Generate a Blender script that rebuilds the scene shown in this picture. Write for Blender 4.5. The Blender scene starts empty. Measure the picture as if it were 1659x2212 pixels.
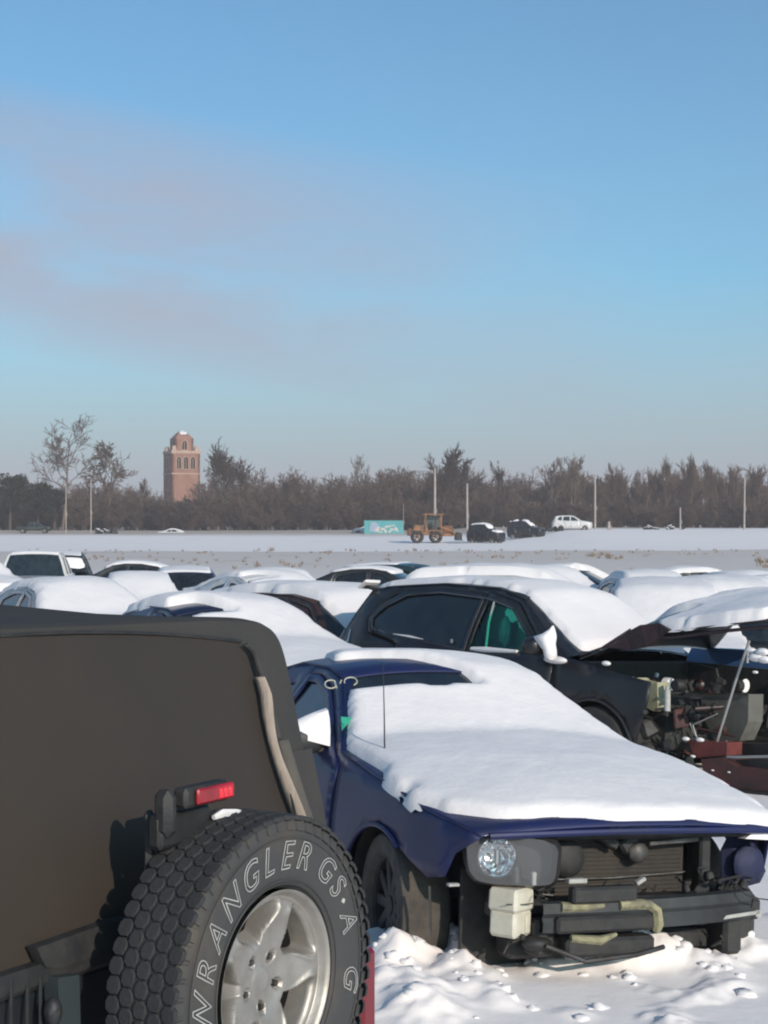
import bpy, math, random
import numpy as np
from mathutils import Vector, Matrix, geometry, noise
from mathutils.bvhtree import BVHTree
R = math.radians
SC = bpy.context.scene
COL = SC.collection

# ------------------------------------------------------------------ camera, sky, sun, exposure
F, CX, HY, H = 3560.0, 830.0, 1137.0, 2.1           # focal length and horizon in units of a 1659 px wide picture
cam = bpy.data.cameras.new('camera'); cam_o = bpy.data.objects.new('camera', cam); COL.objects.link(cam_o)
cam_o.location = (0, 0, H); cam_o.rotation_euler = (R(90), 0, 0)
cam.sensor_fit = 'VERTICAL'; cam.sensor_height = 36; cam.lens = F / 2212 * 36
cam.shift_y = 31 / 2212; cam.clip_start = .05; cam.clip_end = 9000
SC.camera = cam_o
SUN_AZ, SUN_EL = 149, 22                              # compass azimuth seen from above (0 = +Y), elevation
def sun_dir():
    a, e = R(SUN_AZ), R(SUN_EL)
    return Vector((math.sin(a) * math.cos(e), math.cos(a) * math.cos(e), math.sin(e)))
sun = bpy.data.lights.new('sun', 'SUN'); sun.energy = 3.7; sun.angle = R(.6); sun.color = (1, .86, .74)
sun_o = bpy.data.objects.new('sun', sun); COL.objects.link(sun_o)
sun_o.rotation_euler = sun_dir().to_track_quat('Z', 'Y').to_euler(); sun_o.location = (20, -20, 30)
world = bpy.data.worlds.new('World'); SC.world = world; world.use_nodes = True
wt = world.node_tree; wt.nodes.clear()
def wn(t, **k):
    n = wt.nodes.new(t)
    for a, b in k.items(): setattr(n, a, b)
    return n
def wmath(op, a, b=None, clamp=False):
    n = wn('ShaderNodeMath', operation=op); n.use_clamp = clamp
    for i, v in enumerate((a, b)):
        if v is None: continue
        if isinstance(v, (int, float)): n.inputs[i].default_value = v
        else: wt.links.new(v, n.inputs[i])
    return n.outputs[0]
sky = wn('ShaderNodeTexSky', sky_type='NISHITA'); sky.sun_disc = False
sky.sun_elevation = R(SUN_EL); sky.sun_rotation = R(SUN_AZ); sky.altitude = 200; sky.air_density = 1.0; sky.dust_density = 1.2; sky.ozone_density = 2.0
geo = wn('ShaderNodeTexCoord'); sep = wn('ShaderNodeSeparateXYZ'); wt.links.new(geo.outputs['Generated'], sep.inputs[0])
# clouds live on a plane high overhead: position = direction / height
zz = wmath('MAXIMUM', sep.outputs[2], .015)
az = wmath('ARCTAN2', sep.outputs[0], sep.outputs[1])
comb = wn('ShaderNodeCombineXYZ'); wt.links.new(wmath('MULTIPLY', az, 3.2), comb.inputs[0]); wt.links.new(wmath('MULTIPLY', sep.outputs[2], 11.0), comb.inputs[1])
nz = wn('ShaderNodeTexNoise'); nz.inputs['Scale'].default_value = 1.35; nz.inputs['Detail'].default_value = 5; nz.inputs['Roughness'].default_value = .5; nz.inputs['Distortion'].default_value = .25
mp = wn('ShaderNodeMapping'); mp.inputs['Location'].default_value = (1.62, -1.05, 0.0)
wt.links.new(comb.outputs[0], mp.inputs[0]); wt.links.new(mp.outputs[0], nz.inputs['Vector'])
# one long soft bank over the left, low in the sky, breaking up to the right
bank = wmath('SUBTRACT', 1.0, wmath('POWER', wmath('ABSOLUTE', wmath('DIVIDE', wmath('SUBTRACT', sep.outputs[2], wmath('SUBTRACT', .148, wmath('MULTIPLY', az, .14))), .078)), 2.0), clamp=True)
side = wmath('SUBTRACT', .92, wmath('MULTIPLY', wmath('ADD', az, .12), 3.2), clamp=True)
low = wmath('MULTIPLY', wmath('SUBTRACT', 1.0, wmath('DIVIDE', zz, .15), clamp=True), 1.25)
dens = wmath('MULTIPLY', bank, side)
cl = wmath('ADD', wmath('MULTIPLY', dens, wmath('MULTIPLY', wmath('SUBTRACT', nz.outputs['Fac'], .25, clamp=True), 3.6, clamp=True)), low, clamp=True)
skyc = wn('ShaderNodeMix', data_type='RGBA', blend_type='MULTIPLY'); skyc.inputs['Factor'].default_value = 1
wt.links.new(sky.outputs[0], skyc.inputs[6]); skyc.inputs[7].default_value = (.58, 1.05, 1.21, 1)
mixc = wn('ShaderNodeMix', data_type='RGBA'); wt.links.new(wmath('MULTIPLY', cl, .82), mixc.inputs['Factor'])
wt.links.new(skyc.outputs[2], mixc.inputs[6]); mixc.inputs[7].default_value = (3.75, 3.55, 4.25, 1)
bg = wn('ShaderNodeBackground'); bg.inputs['Strength'].default_value = .108
wt.links.new(mixc.outputs[2], bg.inputs['Color'])
wo = wn('ShaderNodeOutputWorld'); wt.links.new(bg.outputs[0], wo.inputs['Surface'])
SC.view_settings.view_transform = 'Standard'; SC.view_settings.look = 'None'
SC.view_settings.exposure = 0.04; SC.view_settings.gamma = 1; SC.view_settings.use_curve_mapping = False
SC.render.engine = 'CYCLES'; SC.cycles.use_denoising = True; SC.cycles.max_bounces = 6; SC.cycles.transparent_max_bounces = 8
SC.cycles.pixel_filter_type = 'BLACKMAN_HARRIS'; SC.cycles.filter_width = 2.1

# ------------------------------------------------------------------ materials
MATS = {}
def mat(name, rgb, rough=.6, metal=0., coat=0., var=0., vscale=4., var_rgb=None, bump=0., bscale=20., spec=.5, emit=None, alpha=1., detail=6, stretch=None, thr=None):
    if name in MATS: return MATS[name]
    m = bpy.data.materials.new(name); m.use_nodes = True; t = m.node_tree
    p = t.nodes['Principled BSDF']; p.inputs['Base Color'].default_value = (*rgb, 1); p.inputs['Roughness'].default_value = rough
    p.inputs['Metallic'].default_value = metal; p.inputs['Coat Weight'].default_value = coat; p.inputs['Coat Roughness'].default_value = .06
    p.inputs['Specular IOR Level'].default_value = spec; p.inputs['Alpha'].default_value = alpha
    tc = t.nodes.new('ShaderNodeTexCoord'); src = tc.outputs['Object']
    if stretch:
        mm = t.nodes.new('ShaderNodeMapping'); mm.inputs['Scale'].default_value = stretch; t.links.new(src, mm.inputs[0]); src = mm.outputs[0]
    if var or var_rgb:
        n = t.nodes.new('ShaderNodeTexNoise'); n.inputs['Scale'].default_value = vscale; n.inputs['Detail'].default_value = detail; n.inputs['Roughness'].default_value = .6
        t.links.new(src, n.inputs['Vector'])
        mr = t.nodes.new('ShaderNodeMapRange'); lo, hi = thr or (.35, .68)
        mr.inputs[1].default_value = lo; mr.inputs[2].default_value = hi; t.links.new(n.outputs['Fac'], mr.inputs[0])
        mx = t.nodes.new('ShaderNodeMix'); mx.data_type = 'RGBA'; t.links.new(mr.outputs[0], mx.inputs['Factor'])
        mx.inputs[6].default_value = (*rgb, 1); c2 = var_rgb or tuple(c * (1 - var) for c in rgb); mx.inputs[7].default_value = (*c2, 1)
        t.links.new(mx.outputs[2], p.inputs['Base Color'])
        mr2 = t.nodes.new('ShaderNodeMapRange'); mr2.inputs[3].default_value = rough; mr2.inputs[4].default_value = min(1, rough + .15)
        t.links.new(n.outputs['Fac'], mr2.inputs[0]); t.links.new(mr2.outputs[0], p.inputs['Roughness'])
    if bump:
        n2 = t.nodes.new('ShaderNodeTexNoise'); n2.inputs['Scale'].default_value = bscale; n2.inputs['Detail'].default_value = 8; n2.inputs['Roughness'].default_value = .6; t.links.new(src, n2.inputs['Vector'])
        b = t.nodes.new('ShaderNodeBump'); b.inputs['Strength'].default_value = bump; b.inputs['Distance'].default_value = .02
        t.links.new(n2.outputs['Fac'], b.inputs['Height']); t.links.new(b.outputs[0], p.inputs['Normal'])
    if emit: p.inputs['Emission Color'].default_value = (*emit[:3], 1); p.inputs['Emission Strength'].default_value = emit[3]
    MATS[name] = m; return m
SNOW = mat('snow', (.83, .805, .80), .75, var_rgb=(.78, .76, .76), vscale=2.5, bump=.32, bscale=14, spec=.25)
SNOWF = mat('snow_far', (.78, .75, .755), .85, spec=.1)
BLUE = mat('blue_paint', (.006, .013, .080), .42, .15, .18, var_rgb=(.014, .019, .050), vscale=5, thr=(.45, .8))
NAVY = mat('navy_paint', (.008, .013, .045), .35, .2, .5, var_rgb=(.02, .022, .03), vscale=4, thr=(.45, .8))
BLACKP = mat('black_paint', (.006, .007, .010), .38, .05, .25, var_rgb=(.020, .020, .022), vscale=3.5, thr=(.4, .75))
MAROON = mat('maroon_paint', (.035, .014, .013), .4, .1, .4, var=.5, vscale=5)
WHITEP = mat('white_paint', (.62, .62, .62), .35, 0, .4, var=.25, vscale=4)
SILVER = mat('silver_paint', (.35, .36, .38), .35, .3, .4, var=.3, vscale=4)
REDP = mat('red_paint', (.16, .012, .018), .4, .1, .4, var=.3)
GREYP = mat('charcoal_paint', (.035, .038, .042), .35, .2, .4, var=.4)
GLASS = mat('dark_glass', (.008, .012, .016), .06, 0, 0, spec=.6, var_rgb=(.02, .025, .03), vscale=6)
RUBBER = mat('rubber', (.026, .026, .028), .75, var_rgb=(.05, .046, .042), vscale=7, bump=.3, bscale=60)
BLACK = mat('black_plastic', (.014, .015, .017), .55, var_rgb=(.035, .034, .032), vscale=14, bump=.2, bscale=50)
DIRTYM = mat('dirty_metal', (.12, .12, .12), .45, .6, var_rgb=(.05, .045, .04), vscale=12, bump=.2)
DARKM = mat('dark_metal', (.035, .038, .042), .5, .3, var_rgb=(.02, .018, .016), vscale=12, bump=.2)
CHROME = mat('bright_metal', (.6, .6, .6), .25, 1)
ALLOY = mat('alloy', (.42, .40, .37), .42, .7, 0, var_rgb=(.32, .30, .27), vscale=14, bump=.08, bscale=40)

# ------------------------------------------------------------------ mesh helpers
def link(o, parent=None):
    COL.objects.link(o)
    if parent is not None: o.parent = parent
    return o
def mesh_obj(name, v, f, m, parent=None, smooth=True, sharp=None):
    me = bpy.data.meshes.new(name)
    me.from_pydata([tuple(p) for p in v], [], [tuple(q) for q in f])
    me.materials.append(m)
    if smooth:
        me.shade_smooth()
        if sharp: me.set_sharp_from_angle(angle=R(sharp))
    me.update()
    return link(bpy.data.objects.new(name, me), parent)
def np_mesh(name, v, tris, m, parent=None, quads=False):
    me = bpy.data.meshes.new(name); v = np.asarray(v, np.float32); t = np.asarray(tris, np.int32); k = 4 if quads else 3
    me.vertices.add(len(v)); me.vertices.foreach_set('co', v.ravel())
    me.loops.add(t.size); me.loops.foreach_set('vertex_index', t.ravel())
    me.polygons.add(len(t)); me.polygons.foreach_set('loop_start', np.arange(0, t.size, k, dtype=np.int32))
    me.polygons.foreach_set('loop_total', np.full(len(t), k, np.int32))
    me.materials.append(m); me.update(calc_edges=True); me.shade_smooth()
    return link(bpy.data.objects.new(name, me), parent)
class MB:
    def __init__(s): s.v = []; s.f = []
    def add(s, v, f):
        n = len(s.v); s.v += [Vector(p) for p in v]; s.f += [tuple(i + n for i in q) for q in f]; return s
    def box(s, c, size, rot=None, taper=1., bevel=0.):
        sx, sy, sz = (a / 2 for a in size); b = min(bevel, sx * .9, sy * .9, sz * .9)
        vs = []
        def ring(z, k, ins):
            out = []
            X, Y = sx * k - ins, sy * k - ins; bb = max(b - ins, 0) if b else 0
            if b: pts = [(X - bb, -Y), (X, -Y + bb), (X, Y - bb), (X - bb, Y), (-X + bb, Y), (-X, Y - bb), (-X, -Y + bb), (-X + bb, -Y)]
            else: pts = [(X, -Y), (X, Y), (-X, Y), (-X, -Y)]
            return [(x, y, z) for x, y in pts]
        if b: rings = [ring(-sz, 1, b * .9), ring(-sz + b, 1, 0), ring(sz - b, taper, 0), ring(sz, taper, b * .9)]
        else: rings = [ring(-sz, 1, 0), ring(sz, taper, 0)]
        n = len(rings[0]); vs = [p for r in rings for p in r]; fs = [tuple(range(n))[::-1]]
        for k in range(len(rings) - 1):
            for i in range(n): fs.append((k * n + i, k * n + (i + 1) % n, (k + 1) * n + (i + 1) % n, (k + 1) * n + i))
        fs.append(tuple(range((len(rings) - 1) * n, len(rings) * n)))
        M = rot or Matrix.Identity(3); c = Vector(c)
        return s.add([M @ Vector(p) + c for p in vs], fs)
    def tube(s, pts, r, n=8, cap=True):
        pts = [Vector(p) for p in pts]; rs = r if isinstance(r, (list, tuple)) else [r] * len(pts)
        vs = []; fs = []; prev = None
        for i, p in enumerate(pts):
            d = (pts[min(i + 1, len(pts) - 1)] - pts[max(i - 1, 0)]).normalized()
            if prev is None: a = d.orthogonal().normalized()
            else: a = (prev - d * prev.dot(d)).normalized()
            prev = a; b = d.cross(a)
            for k in range(n):
                t = 2 * math.pi * k / n; vs.append(p + (a * math.cos(t) + b * math.sin(t)) * rs[i])
        for i in range(len(pts) - 1):
            for k in range(n): fs.append((i * n + k, i * n + (k + 1) % n, (i + 1) * n + (k + 1) % n, (i + 1) * n + k))
        if cap: fs += [tuple(range(n))[::-1], tuple(range((len(pts) - 1) * n, len(pts) * n))]
        return s.add(vs, fs)
    def lathe(s, prof, c=(0, 0, 0), axis='Y', n=40, a0=0, a1=2 * math.pi):
        # prof: (axial, radius)
        vs = []; fs = []; full = abs(a1 - a0 - 2 * math.pi) < 1e-6; m = n if full else n + 1
        for i in range(m):
            t = a0 + (a1 - a0) * i / n
            for (u, r) in prof:
                if axis == 'Y': p = (r * math.cos(t), u, r * math.sin(t))
                elif axis == 'X': p = (u, r * math.cos(t), r * math.sin(t))
                else: p = (r * math.cos(t), r * math.sin(t), u)
                vs.append(Vector(p) + Vector(c))
        k = len(prof)
        for i in range(n):
            j = (i + 1) % m
            for q in range(k - 1): fs.append((i * k + q, i * k + q + 1, j * k + q + 1, j * k + q))
        return s.add(vs, fs)
    def grid(s, fn, us, vs_):
        vs = [fn(u, v) for u in us for v in vs_]; m = len(vs_)
        fs = [(i * m + j, i * m + j + 1, (i + 1) * m + j + 1, (i + 1) * m + j) for i in range(len(us) - 1) for j in range(m - 1)]
        return s.add(vs, fs)
    def build(s, name, m, parent=None, smooth=True, sharp=35, solid=0):
        o = mesh_obj(name, s.v, s.f, m, parent, smooth, sharp)
        if solid:
            md = o.modifiers.new('thickness', 'SOLIDIFY'); md.thickness = solid; md.offset = -1
        return o
def empty(name, label, cat, loc=(0, 0, 0), yaw=0, group=None, pitch=0, roll=0):
    o = bpy.data.objects.new(name, None); COL.objects.link(o); o.empty_display_size = .3
    o.matrix_world = Matrix.Translation(loc) @ Matrix.Rotation(yaw, 4, 'Z') @ Matrix.Rotation(pitch, 4, 'Y') @ Matrix.Rotation(roll, 4, 'X')
    o['label'] = label; o['category'] = cat
    if group: o['group'] = group
    return o
def tag(o, label, cat, group=None, kind=None):
    if label: o['label'] = label
    if cat: o['category'] = cat
    if group: o['group'] = group
    if kind: o['kind'] = kind
    return o
def interp(x, pts):
    pts = sorted(pts); return float(np.interp(x, [p[0] for p in pts], [p[1] for p in pts]))
def smooth_poly(pts, it=2):
    for _ in range(it):
        q = []
        for i in range(len(pts)):
            a, b = Vector(pts[i]), Vector(pts[(i + 1) % len(pts)]); q += [tuple(a * .8 + b * .2), tuple(a * .2 + b * .8)]
        pts = q
    return pts
def densify(poly, step):
    out = []
    for i in range(len(poly)):
        a, b = poly[i], poly[(i + 1) % len(poly)]; L = math.dist(a, b); n = max(1, int(L / step))
        for k in range(n): t = k / n; out.append((a[0] + (b[0] - a[0]) * t, a[1] + (b[1] - a[1]) * t))
    return out
def inside(pt, poly):
    x, y = pt; c = False; j = len(poly) - 1
    for i in range(len(poly)):
        xi, yi = poly[i]; xj, yj = poly[j]
        if (yi > y) != (yj > y) and x < (xj - xi) * (y - yi) / (yj - yi) + xi: c = not c
        j = i
    return c
def sheet(poly, holes=(), step=.1):
    """triangulated flat region: outline, holes, inner points"""
    loops = [densify(poly, step)] + [densify(h, step) for h in holes]
    pts = []; edges = []
    for lp in loops:
        n = len(pts); pts += lp; edges += [(n + i, n + (i + 1) % len(lp)) for i in range(len(lp))]
    xs = [p[0] for p in poly]; ys = [p[1] for p in poly]
    x = min(xs) + step * .5
    while x < max(xs):
        y = min(ys) + step * .5
        while y < max(ys):
            if inside((x, y), loops[0]) and not any(inside((x, y), h) for h in loops[1:]):
                if min((x - p[0]) ** 2 + (y - p[1]) ** 2 for p in pts[:sum(len(l) for l in loops)]) > (step * .45) ** 2: pts.append((x, y))
            y += step
        x += step
    r = geometry.delaunay_2d_cdt([Vector(p) for p in pts], edges, [], 0, 1e-5)
    V = [(p[0], p[1]) for p in r[0]]; T = []
    for f in r[2]:
        c = (sum(V[i][0] for i in f) / 3, sum(V[i][1] for i in f) / 3)
        if inside(c, loops[0]) and not any(inside(c, h) for h in loops[1:]): T.append(tuple(f))
    return V, T
def at(px, py, d): return Vector(((px - CX) / F * d, d, H - (py - HY) / F * d))

# ------------------------------------------------------------------ snow blankets
def snow_blanket(parent, tris_v, tris_f, x0, x1, y0, y1, step, depth, keep, round_r=.07, seed=0, name='snow_cover', blur=3, m=None, rag=.03, minn=.25, lump=.10):
    bvh = BVHTree.FromPolygons(tris_v, tris_f)
    nx, ny = int((x1 - x0) / step) + 1, int((y1 - y0) / step) + 1
    Z = np.full((nx, ny), np.nan); ok = np.zeros((nx, ny), bool)
    for i in range(nx):
        for j in range(ny):
            x, y = x0 + i * step, y0 + j * step
            h = bvh.ray_cast(Vector((x, y, 6)), Vector((0, 0, -1)))
            if h[0] is None: continue
            k = keep(x, y, h[0].z)
            k += rag * 1.6 * noise.noise(Vector((x * 4 + seed, y * 4, 3.3))) + rag * .9 * noise.noise(Vector((x * 9, y * 9 + seed, 1.3))) + rag * .3 * noise.noise(Vector((x * 27, y * 27, seed)))
            if k > 0 and abs(h[1].z) > minn: Z[i, j] = h[0].z; ok[i, j] = True
    D = np.where(ok, 1e3, 0.); s2 = step * 1.4142
    P = np.pad(D, 1)
    for _ in range(int(round_r / step) + 5):
        Q = P.copy()
        for dx in (-1, 0, 1):
            for dy in (-1, 0, 1):
                if dx or dy:
                    Q[1:-1, 1:-1] = np.minimum(Q[1:-1, 1:-1], P[1 + dx:P.shape[0] - 1 + dx, 1 + dy:P.shape[1] - 1 + dy] + (s2 if dx and dy else step))
        P = Q
    D = P[1:-1, 1:-1]
    Zb = np.where(ok, Z, 0.); Wt = ok.astype(float)
    for _ in range(blur):
        a = np.zeros_like(Zb); b = np.zeros_like(Wt)
        for dx in (-1, 0, 1):
            for dy in (-1, 0, 1):
                a += np.roll(np.roll(Zb * Wt, dx, 0), dy, 1); b += np.roll(np.roll(Wt, dx, 0), dy, 1)
        Zb = np.where(ok, a / np.maximum(b, 1e-6), 0.)
    t = np.clip((D - step) / round_r, 0, 1); thick = np.sqrt(np.clip(1 - (1 - t) ** 2, 0, 1))
    GX = x0 + np.arange(nx)[:, None] * step + np.zeros((nx, ny)); GY = y0 + np.arange(ny)[None, :] * step + np.zeros((nx, ny))
    bd = ok & (D <= step * 1.01)
    for _ in range(5):       # relax the rim so it runs smoothly instead of in grid steps
        ax_ = np.zeros_like(GX); ay_ = np.zeros_like(GX); n_ = np.zeros_like(GX)
        for dx in (-1, 0, 1):
            for dy in (-1, 0, 1):
                m_ = np.roll(np.roll(bd, dx, 0), dy, 1); ax_ += np.roll(np.roll(GX, dx, 0), dy, 1) * m_; ay_ += np.roll(np.roll(GY, dx, 0), dy, 1) * m_; n_ += m_
        GX = np.where(bd, ax_ / np.maximum(n_, 1), GX); GY = np.where(bd, ay_ / np.maximum(n_, 1), GY)
    idx = -np.ones((nx, ny), int); vs = []
    for i in range(nx):
        for j in range(ny):
            if ok[i, j]:
                x, y = float(GX[i, j]), float(GY[i, j])
                n1 = 1 + lump * noise.noise(Vector((x * 1.7 + seed, y * 1.7, 0))) * 2 + .05 * noise.noise(Vector((x * 7, y * 7, seed)))
                z = max(Zb[i, j], Z[i, j] - .03) * thick[i, j] + Z[i, j] * (1 - thick[i, j]) + depth * thick[i, j] * n1 - (.012 if D[i, j] <= step * 1.01 else 0)
                idx[i, j] = len(vs); vs.append((x, y, max(z, Z[i, j] - .012)))
    fs = []
    for i in range(nx - 1):
        for j in range(ny - 1):
            q = (idx[i, j], idx[i + 1, j], idx[i + 1, j + 1], idx[i, j + 1])
            if min(q) >= 0: fs.append(q)
            elif sum(k >= 0 for k in q) == 3: fs.append(tuple(k for k in q if k >= 0))
    if not fs: return None
    return mesh_obj(name, vs, fs, m or SNOW, parent)

# ------------------------------------------------------------------ wheels
def wheel(parent, x, y, r=.33, w=.22, side=-1, steer=0, rimm=None, n=36, spokes=5, z=None, detail=True, rub=None):
    o = bpy.data.objects.new('wheel', None); link(o, parent); o.location = (x, y, r if z is None else z); o.rotation_euler = (0, 0, steer)
    if side > 0: o.rotation_euler = (0, 0, steer + math.pi)
    a = MB(); h = w / 2
    a.lathe([(h * .7, r * .66), (h * .95, r * .72), (h, r * .84), (h * .92, r * .95), (h * .75, r * .99), (0, r), (-h * .75, r * .99), (-h * .92, r * .95), (-h, r * .84), (-h * .95, r * .72), (-h * .7, r * .66)], n=n)
    a.build('tyre', rub or RUBBER, o)
    b = MB(); b.lathe([(-h * .72, r * .68), (-h * .62, r * .64), (0, r * .6), (h * .7, r * .66)], n=n)
    if detail:
        for k in range(spokes):
            t = 2 * math.pi * k / spokes; M = Matrix.Rotation(t, 3, 'Y')
            b.box(M @ Vector((r * .36, -h * .45, 0)), (r * .56, .03, r * .16), M, bevel=.006)
        b.lathe([(-h * .62, 0.001), (-h * .62, r * .13), (-h * .4, r * .17)], n=16)
    else: b.lathe([(-h * .4, .001), (-h * .5, r * .6)], n=n)
    b.build('rim', rimm or ALLOY, o)
    return o

# ------------------------------------------------------------------ generic car
def car(name, label, cat, loc, yaw, spec, paint, group=None, pitch=0, roll=0, snow=True, keep=None, depth=.10, step=.07, seed=0, caps=(True, True), wheels=True, fine=.12, steer=0, rimm=None, skip=(), rag=.03, glass=None, edge=.03, drape=0, full_drape=False):
    root = empty(name, label, cat, loc, R(yaw), group, R(pitch), R(roll))
    top = spec['top']; plan = spec['plan']; vert = spec['vert']; sill = spec['sill']; crown = spec['crown']
    xf, xr = top[0][0], top[-1][0]
    W = lambda x, z: interp(x, plan) * interp(z, vert)
    ztop = lambda x: interp(x, top)
    # side outline with wheel arches
    out = list(top)
    rb = spec.get('rear_low', [(xr - .02, (top[-1][1] + sill) / 2 + .05), (xr + .12, sill)])
    out += rb
    for (ax, az, ar) in sorted(spec['arches']):
        for k in range(13):
            t = math.pi * (1 - k / 12)
            if ax == 0 and t < spec.get('arch_stop', -1): continue
            px_, pz_ = ax + ar * math.cos(t), az + ar * math.sin(t)
            if pz_ >= sill - 1e-6 or k in (0, 12): out.append((px_, max(pz_, sill)))
    out += spec.get('front_low', [(xf - .15, sill), (xf - .01, (top[0][1] + sill) / 2)])
    doors = spec.get('doors', []); wins = spec.get('wins', [])
    bvv = []; bvf = []
    def side_mesh(nm, poly, holes, m, off, st, solid=.012, parent=root, sides=(-1, 1)):
        V, T = sheet(poly, holes, st)
        res = []
        for s in sides:
            vs = [(x, s * (W(x, z) + off), z) for x, z in V]; fs = [t if s < 0 else t[::-1] for t in T]
            o = mesh_obj(nm, vs, fs, m, parent, True, 40); res.append(o)
            if solid:
                md = o.modifiers.new('thickness', 'SOLIDIFY'); md.thickness = solid; md.offset = 0
        return res
    dw = [[w for w in wins if inside((sum(p[0] for p in w) / len(w), sum(p[1] for p in w) / len(w)), d)] for d in doors]
    inner = [w for l in dw for w in l]
    free = [w for w in wins if w not in inner]
    # body: both flanks joined with the ends, one mesh
    V, T = sheet(out, list(doors) + free, fine)
    mb = MB()
    for s in (-1, 1): mb.add([(x, s * W(x, z), z) for x, z in V], [t if s < 0 else t[::-1] for t in T])
    us = [math.sin(math.pi / 2 * k / 8) for k in range(-8, 9)]
    if caps[0]:
        fl = [top[0]] + spec.get('front_low', [(xf - .15, sill), (xf - .01, (top[0][1] + sill) / 2)])[::-1]
        mb.grid(lambda p, u: Vector((p[0] + .16 * (1 - abs(u) ** 2.2), u * W(*p), p[1])), fl, us)
    if caps[1]:
        fl = [top[-1]] + rb
        mb.grid(lambda p, u: Vector((p[0] - .10 * (1 - abs(u) ** 2.5), u * W(*p), p[1])), fl, us)
    bo = mb.build('body', paint, root, sharp=50, solid=.012)
    for d, ws in zip(doors, dw):
        c = (sum(p[0] for p in d) / len(d), sum(p[1] for p in d) / len(d))
        dd = [(c[0] + (p[0] - c[0]) * .994, c[1] + (p[1] - c[1]) * .99) for p in d]
        for o in side_mesh('door', dd, ws, paint, .002, fine):
            pass
    for w in wins: side_mesh('side_window', w, [], glass or GLASS, -.012, max(fine, .15), 0)
    # upper surfaces
    for (nm, xa, xb, kind) in spec['panels']:
        pts = sorted(set([xa, xb] + [p[0] for p in top if xb < p[0] < xa] + list(np.linspace(xb, xa, 7))))
        k = .955 if kind == 'glass' else 1.
        def fn(x, u, lift=0.):
            z = ztop(x); w = W(x, z); bul = (.17 if caps[0] else .05) * max(0, 1 - (xf - x) / .25) if (xf - x) < .25 else 0
            if caps[1] and (x - xr) < .2: bul -= .10 * max(0, 1 - (x - xr) / .2)
            return Vector((x + bul * (1 - abs(u) ** 2.2), u * w, z + interp(x, crown) * (1 - abs(u) ** 2.4) + lift))
        g = MB(); g.grid(lambda x, u: fn(x, u), pts, us); bvf += [tuple(i + len(bvv) for i in q) for q in g.f]; bvv += g.v
        if nm in skip: continue
        if kind == 'glass':
            g = MB(); g.grid(lambda x, u: fn(x, u * .93, .0), pts, us); g.build(nm, GLASS, root)
            for s in (-1, 1): g = MB(); g.grid(lambda x, u: fn(x, s * u, .003), pts, [.915, .94, .97, .99, 1.0]); g.build('pillar', paint, root)
        else: g.build(nm, paint, root, solid=.01)
    if drape:      # shoulders of the fenders and the nose, where snow sags over the edge
        hx = list(np.linspace(xf, xr if full_drape else -.3, 40 if full_drape else 14))
        for s in (-1, 1):
            g = MB(); g.grid(lambda x, v: Vector((x, s * (W(x, ztop(x)) + v * .05), ztop(x) - v * v * drape)), hx, [0, .4, .7, 1.]); bvf += [tuple(i + len(bvv) for i in q) for q in g.f]; bvv += g.v
        g = MB(); g.grid(lambda v, u: Vector((xf + .05 * (1 - abs(u) ** 2.2) + v * .035, u * W(xf, ztop(xf)), ztop(xf) + interp(xf, crown) * (1 - abs(u) ** 2.4) - v * v * drape * .6)), [0, .4, .7, 1.], us); bvf += [tuple(i + len(bvv) for i in q) for q in g.f]; bvv += g.v
    if wheels:
        r = spec.get('wr', .33)
        for i, (ax, az, ar) in enumerate(spec['arches']):
            for s in (-1, 1):
                wheel(root, ax, s * (W(ax, .5) - .13), r, .22, s, steer if i == 0 else 0, rimm, n=28)
        # floor and wheel houses keep daylight from showing through
        g = MB(); g.box(((xf + xr) / 2 - .1, 0, sill + .06), (xf - xr - 1.0, 1.3, .12)); g.box((spec['arches'][0][0] * .5 - .5 * 0, 0, .45), (.9, .9, .35)); g.build('underbody', BLACK, root, False)
    if snow:
        kp = keep or (lambda x, y, z: 1.)
        def kk(x, y, z):
            e = W(x, ztop(x)) - abs(y) - edge
            return min(kp(x, y, z), e * 1.0, (xf - .05 if caps[0] else xf + .09) - x, x - xr - .02)
        w = max(p[1] for p in plan)
        snow_blanket(root, bvv, bvf, xr, xf + .2, -w, w, step, depth, kk, seed=seed, rag=rag, blur=3)
    return root, W, ztop, (bvv, bvf)

SEDAN = dict(top=[(.88, .70), (.80, .78), (.4, .86), (0, .92), (-.40, .97), (-1.20, 1.38), (-1.6, 1.43), (-2.1, 1.42), (-2.6, 1.34), (-3.25, 1.06), (-3.65, 1.03), (-3.72, .95)],
    plan=[(.9, .72), (.6, .84), (.2, .90), (-.5, .91), (-2.5, .91), (-3.3, .87), (-3.75, .74)],
    vert=[(.2, .94), (.5, 1.), (.75, .985), (.92, .95), (1.0, .89), (1.2, .79), (1.42, .64)], sill=.2,
    crown=[(.9, .03), (0, .05), (-.5, .06), (-1.2, .05), (-2.2, .05), (-3.7, .03)], arches=[(0, .33, .37), (-2.75, .33, .37)], wr=.33,
    doors=[[(-.50, .28), (-.50, .93), (-.72, 1.01), (-1.27, 1.345), (-1.62, 1.395), (-1.66, .28)], [(-1.69, .28), (-1.65, 1.395), (-2.1, 1.385), (-2.5, 1.29), (-2.62, 1.0), (-2.30, .55), (-2.28, .28)]],
    wins=[[(-.80, 1.01), (-1.30, 1.305), (-1.60, 1.35), (-1.60, 1.0)], [(-1.72, 1.0), (-1.71, 1.35), (-2.08, 1.34), (-2.45, 1.25), (-2.52, 1.02)]],
    panels=[('hood', .88, -.40, 'p'), ('windshield', -.40, -1.20, 'glass'), ('roof', -1.20, -2.6, 'p'), ('rear_window', -2.6, -3.25, 'glass'), ('trunk_lid', -3.25, -3.72, 'p')])
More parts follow.
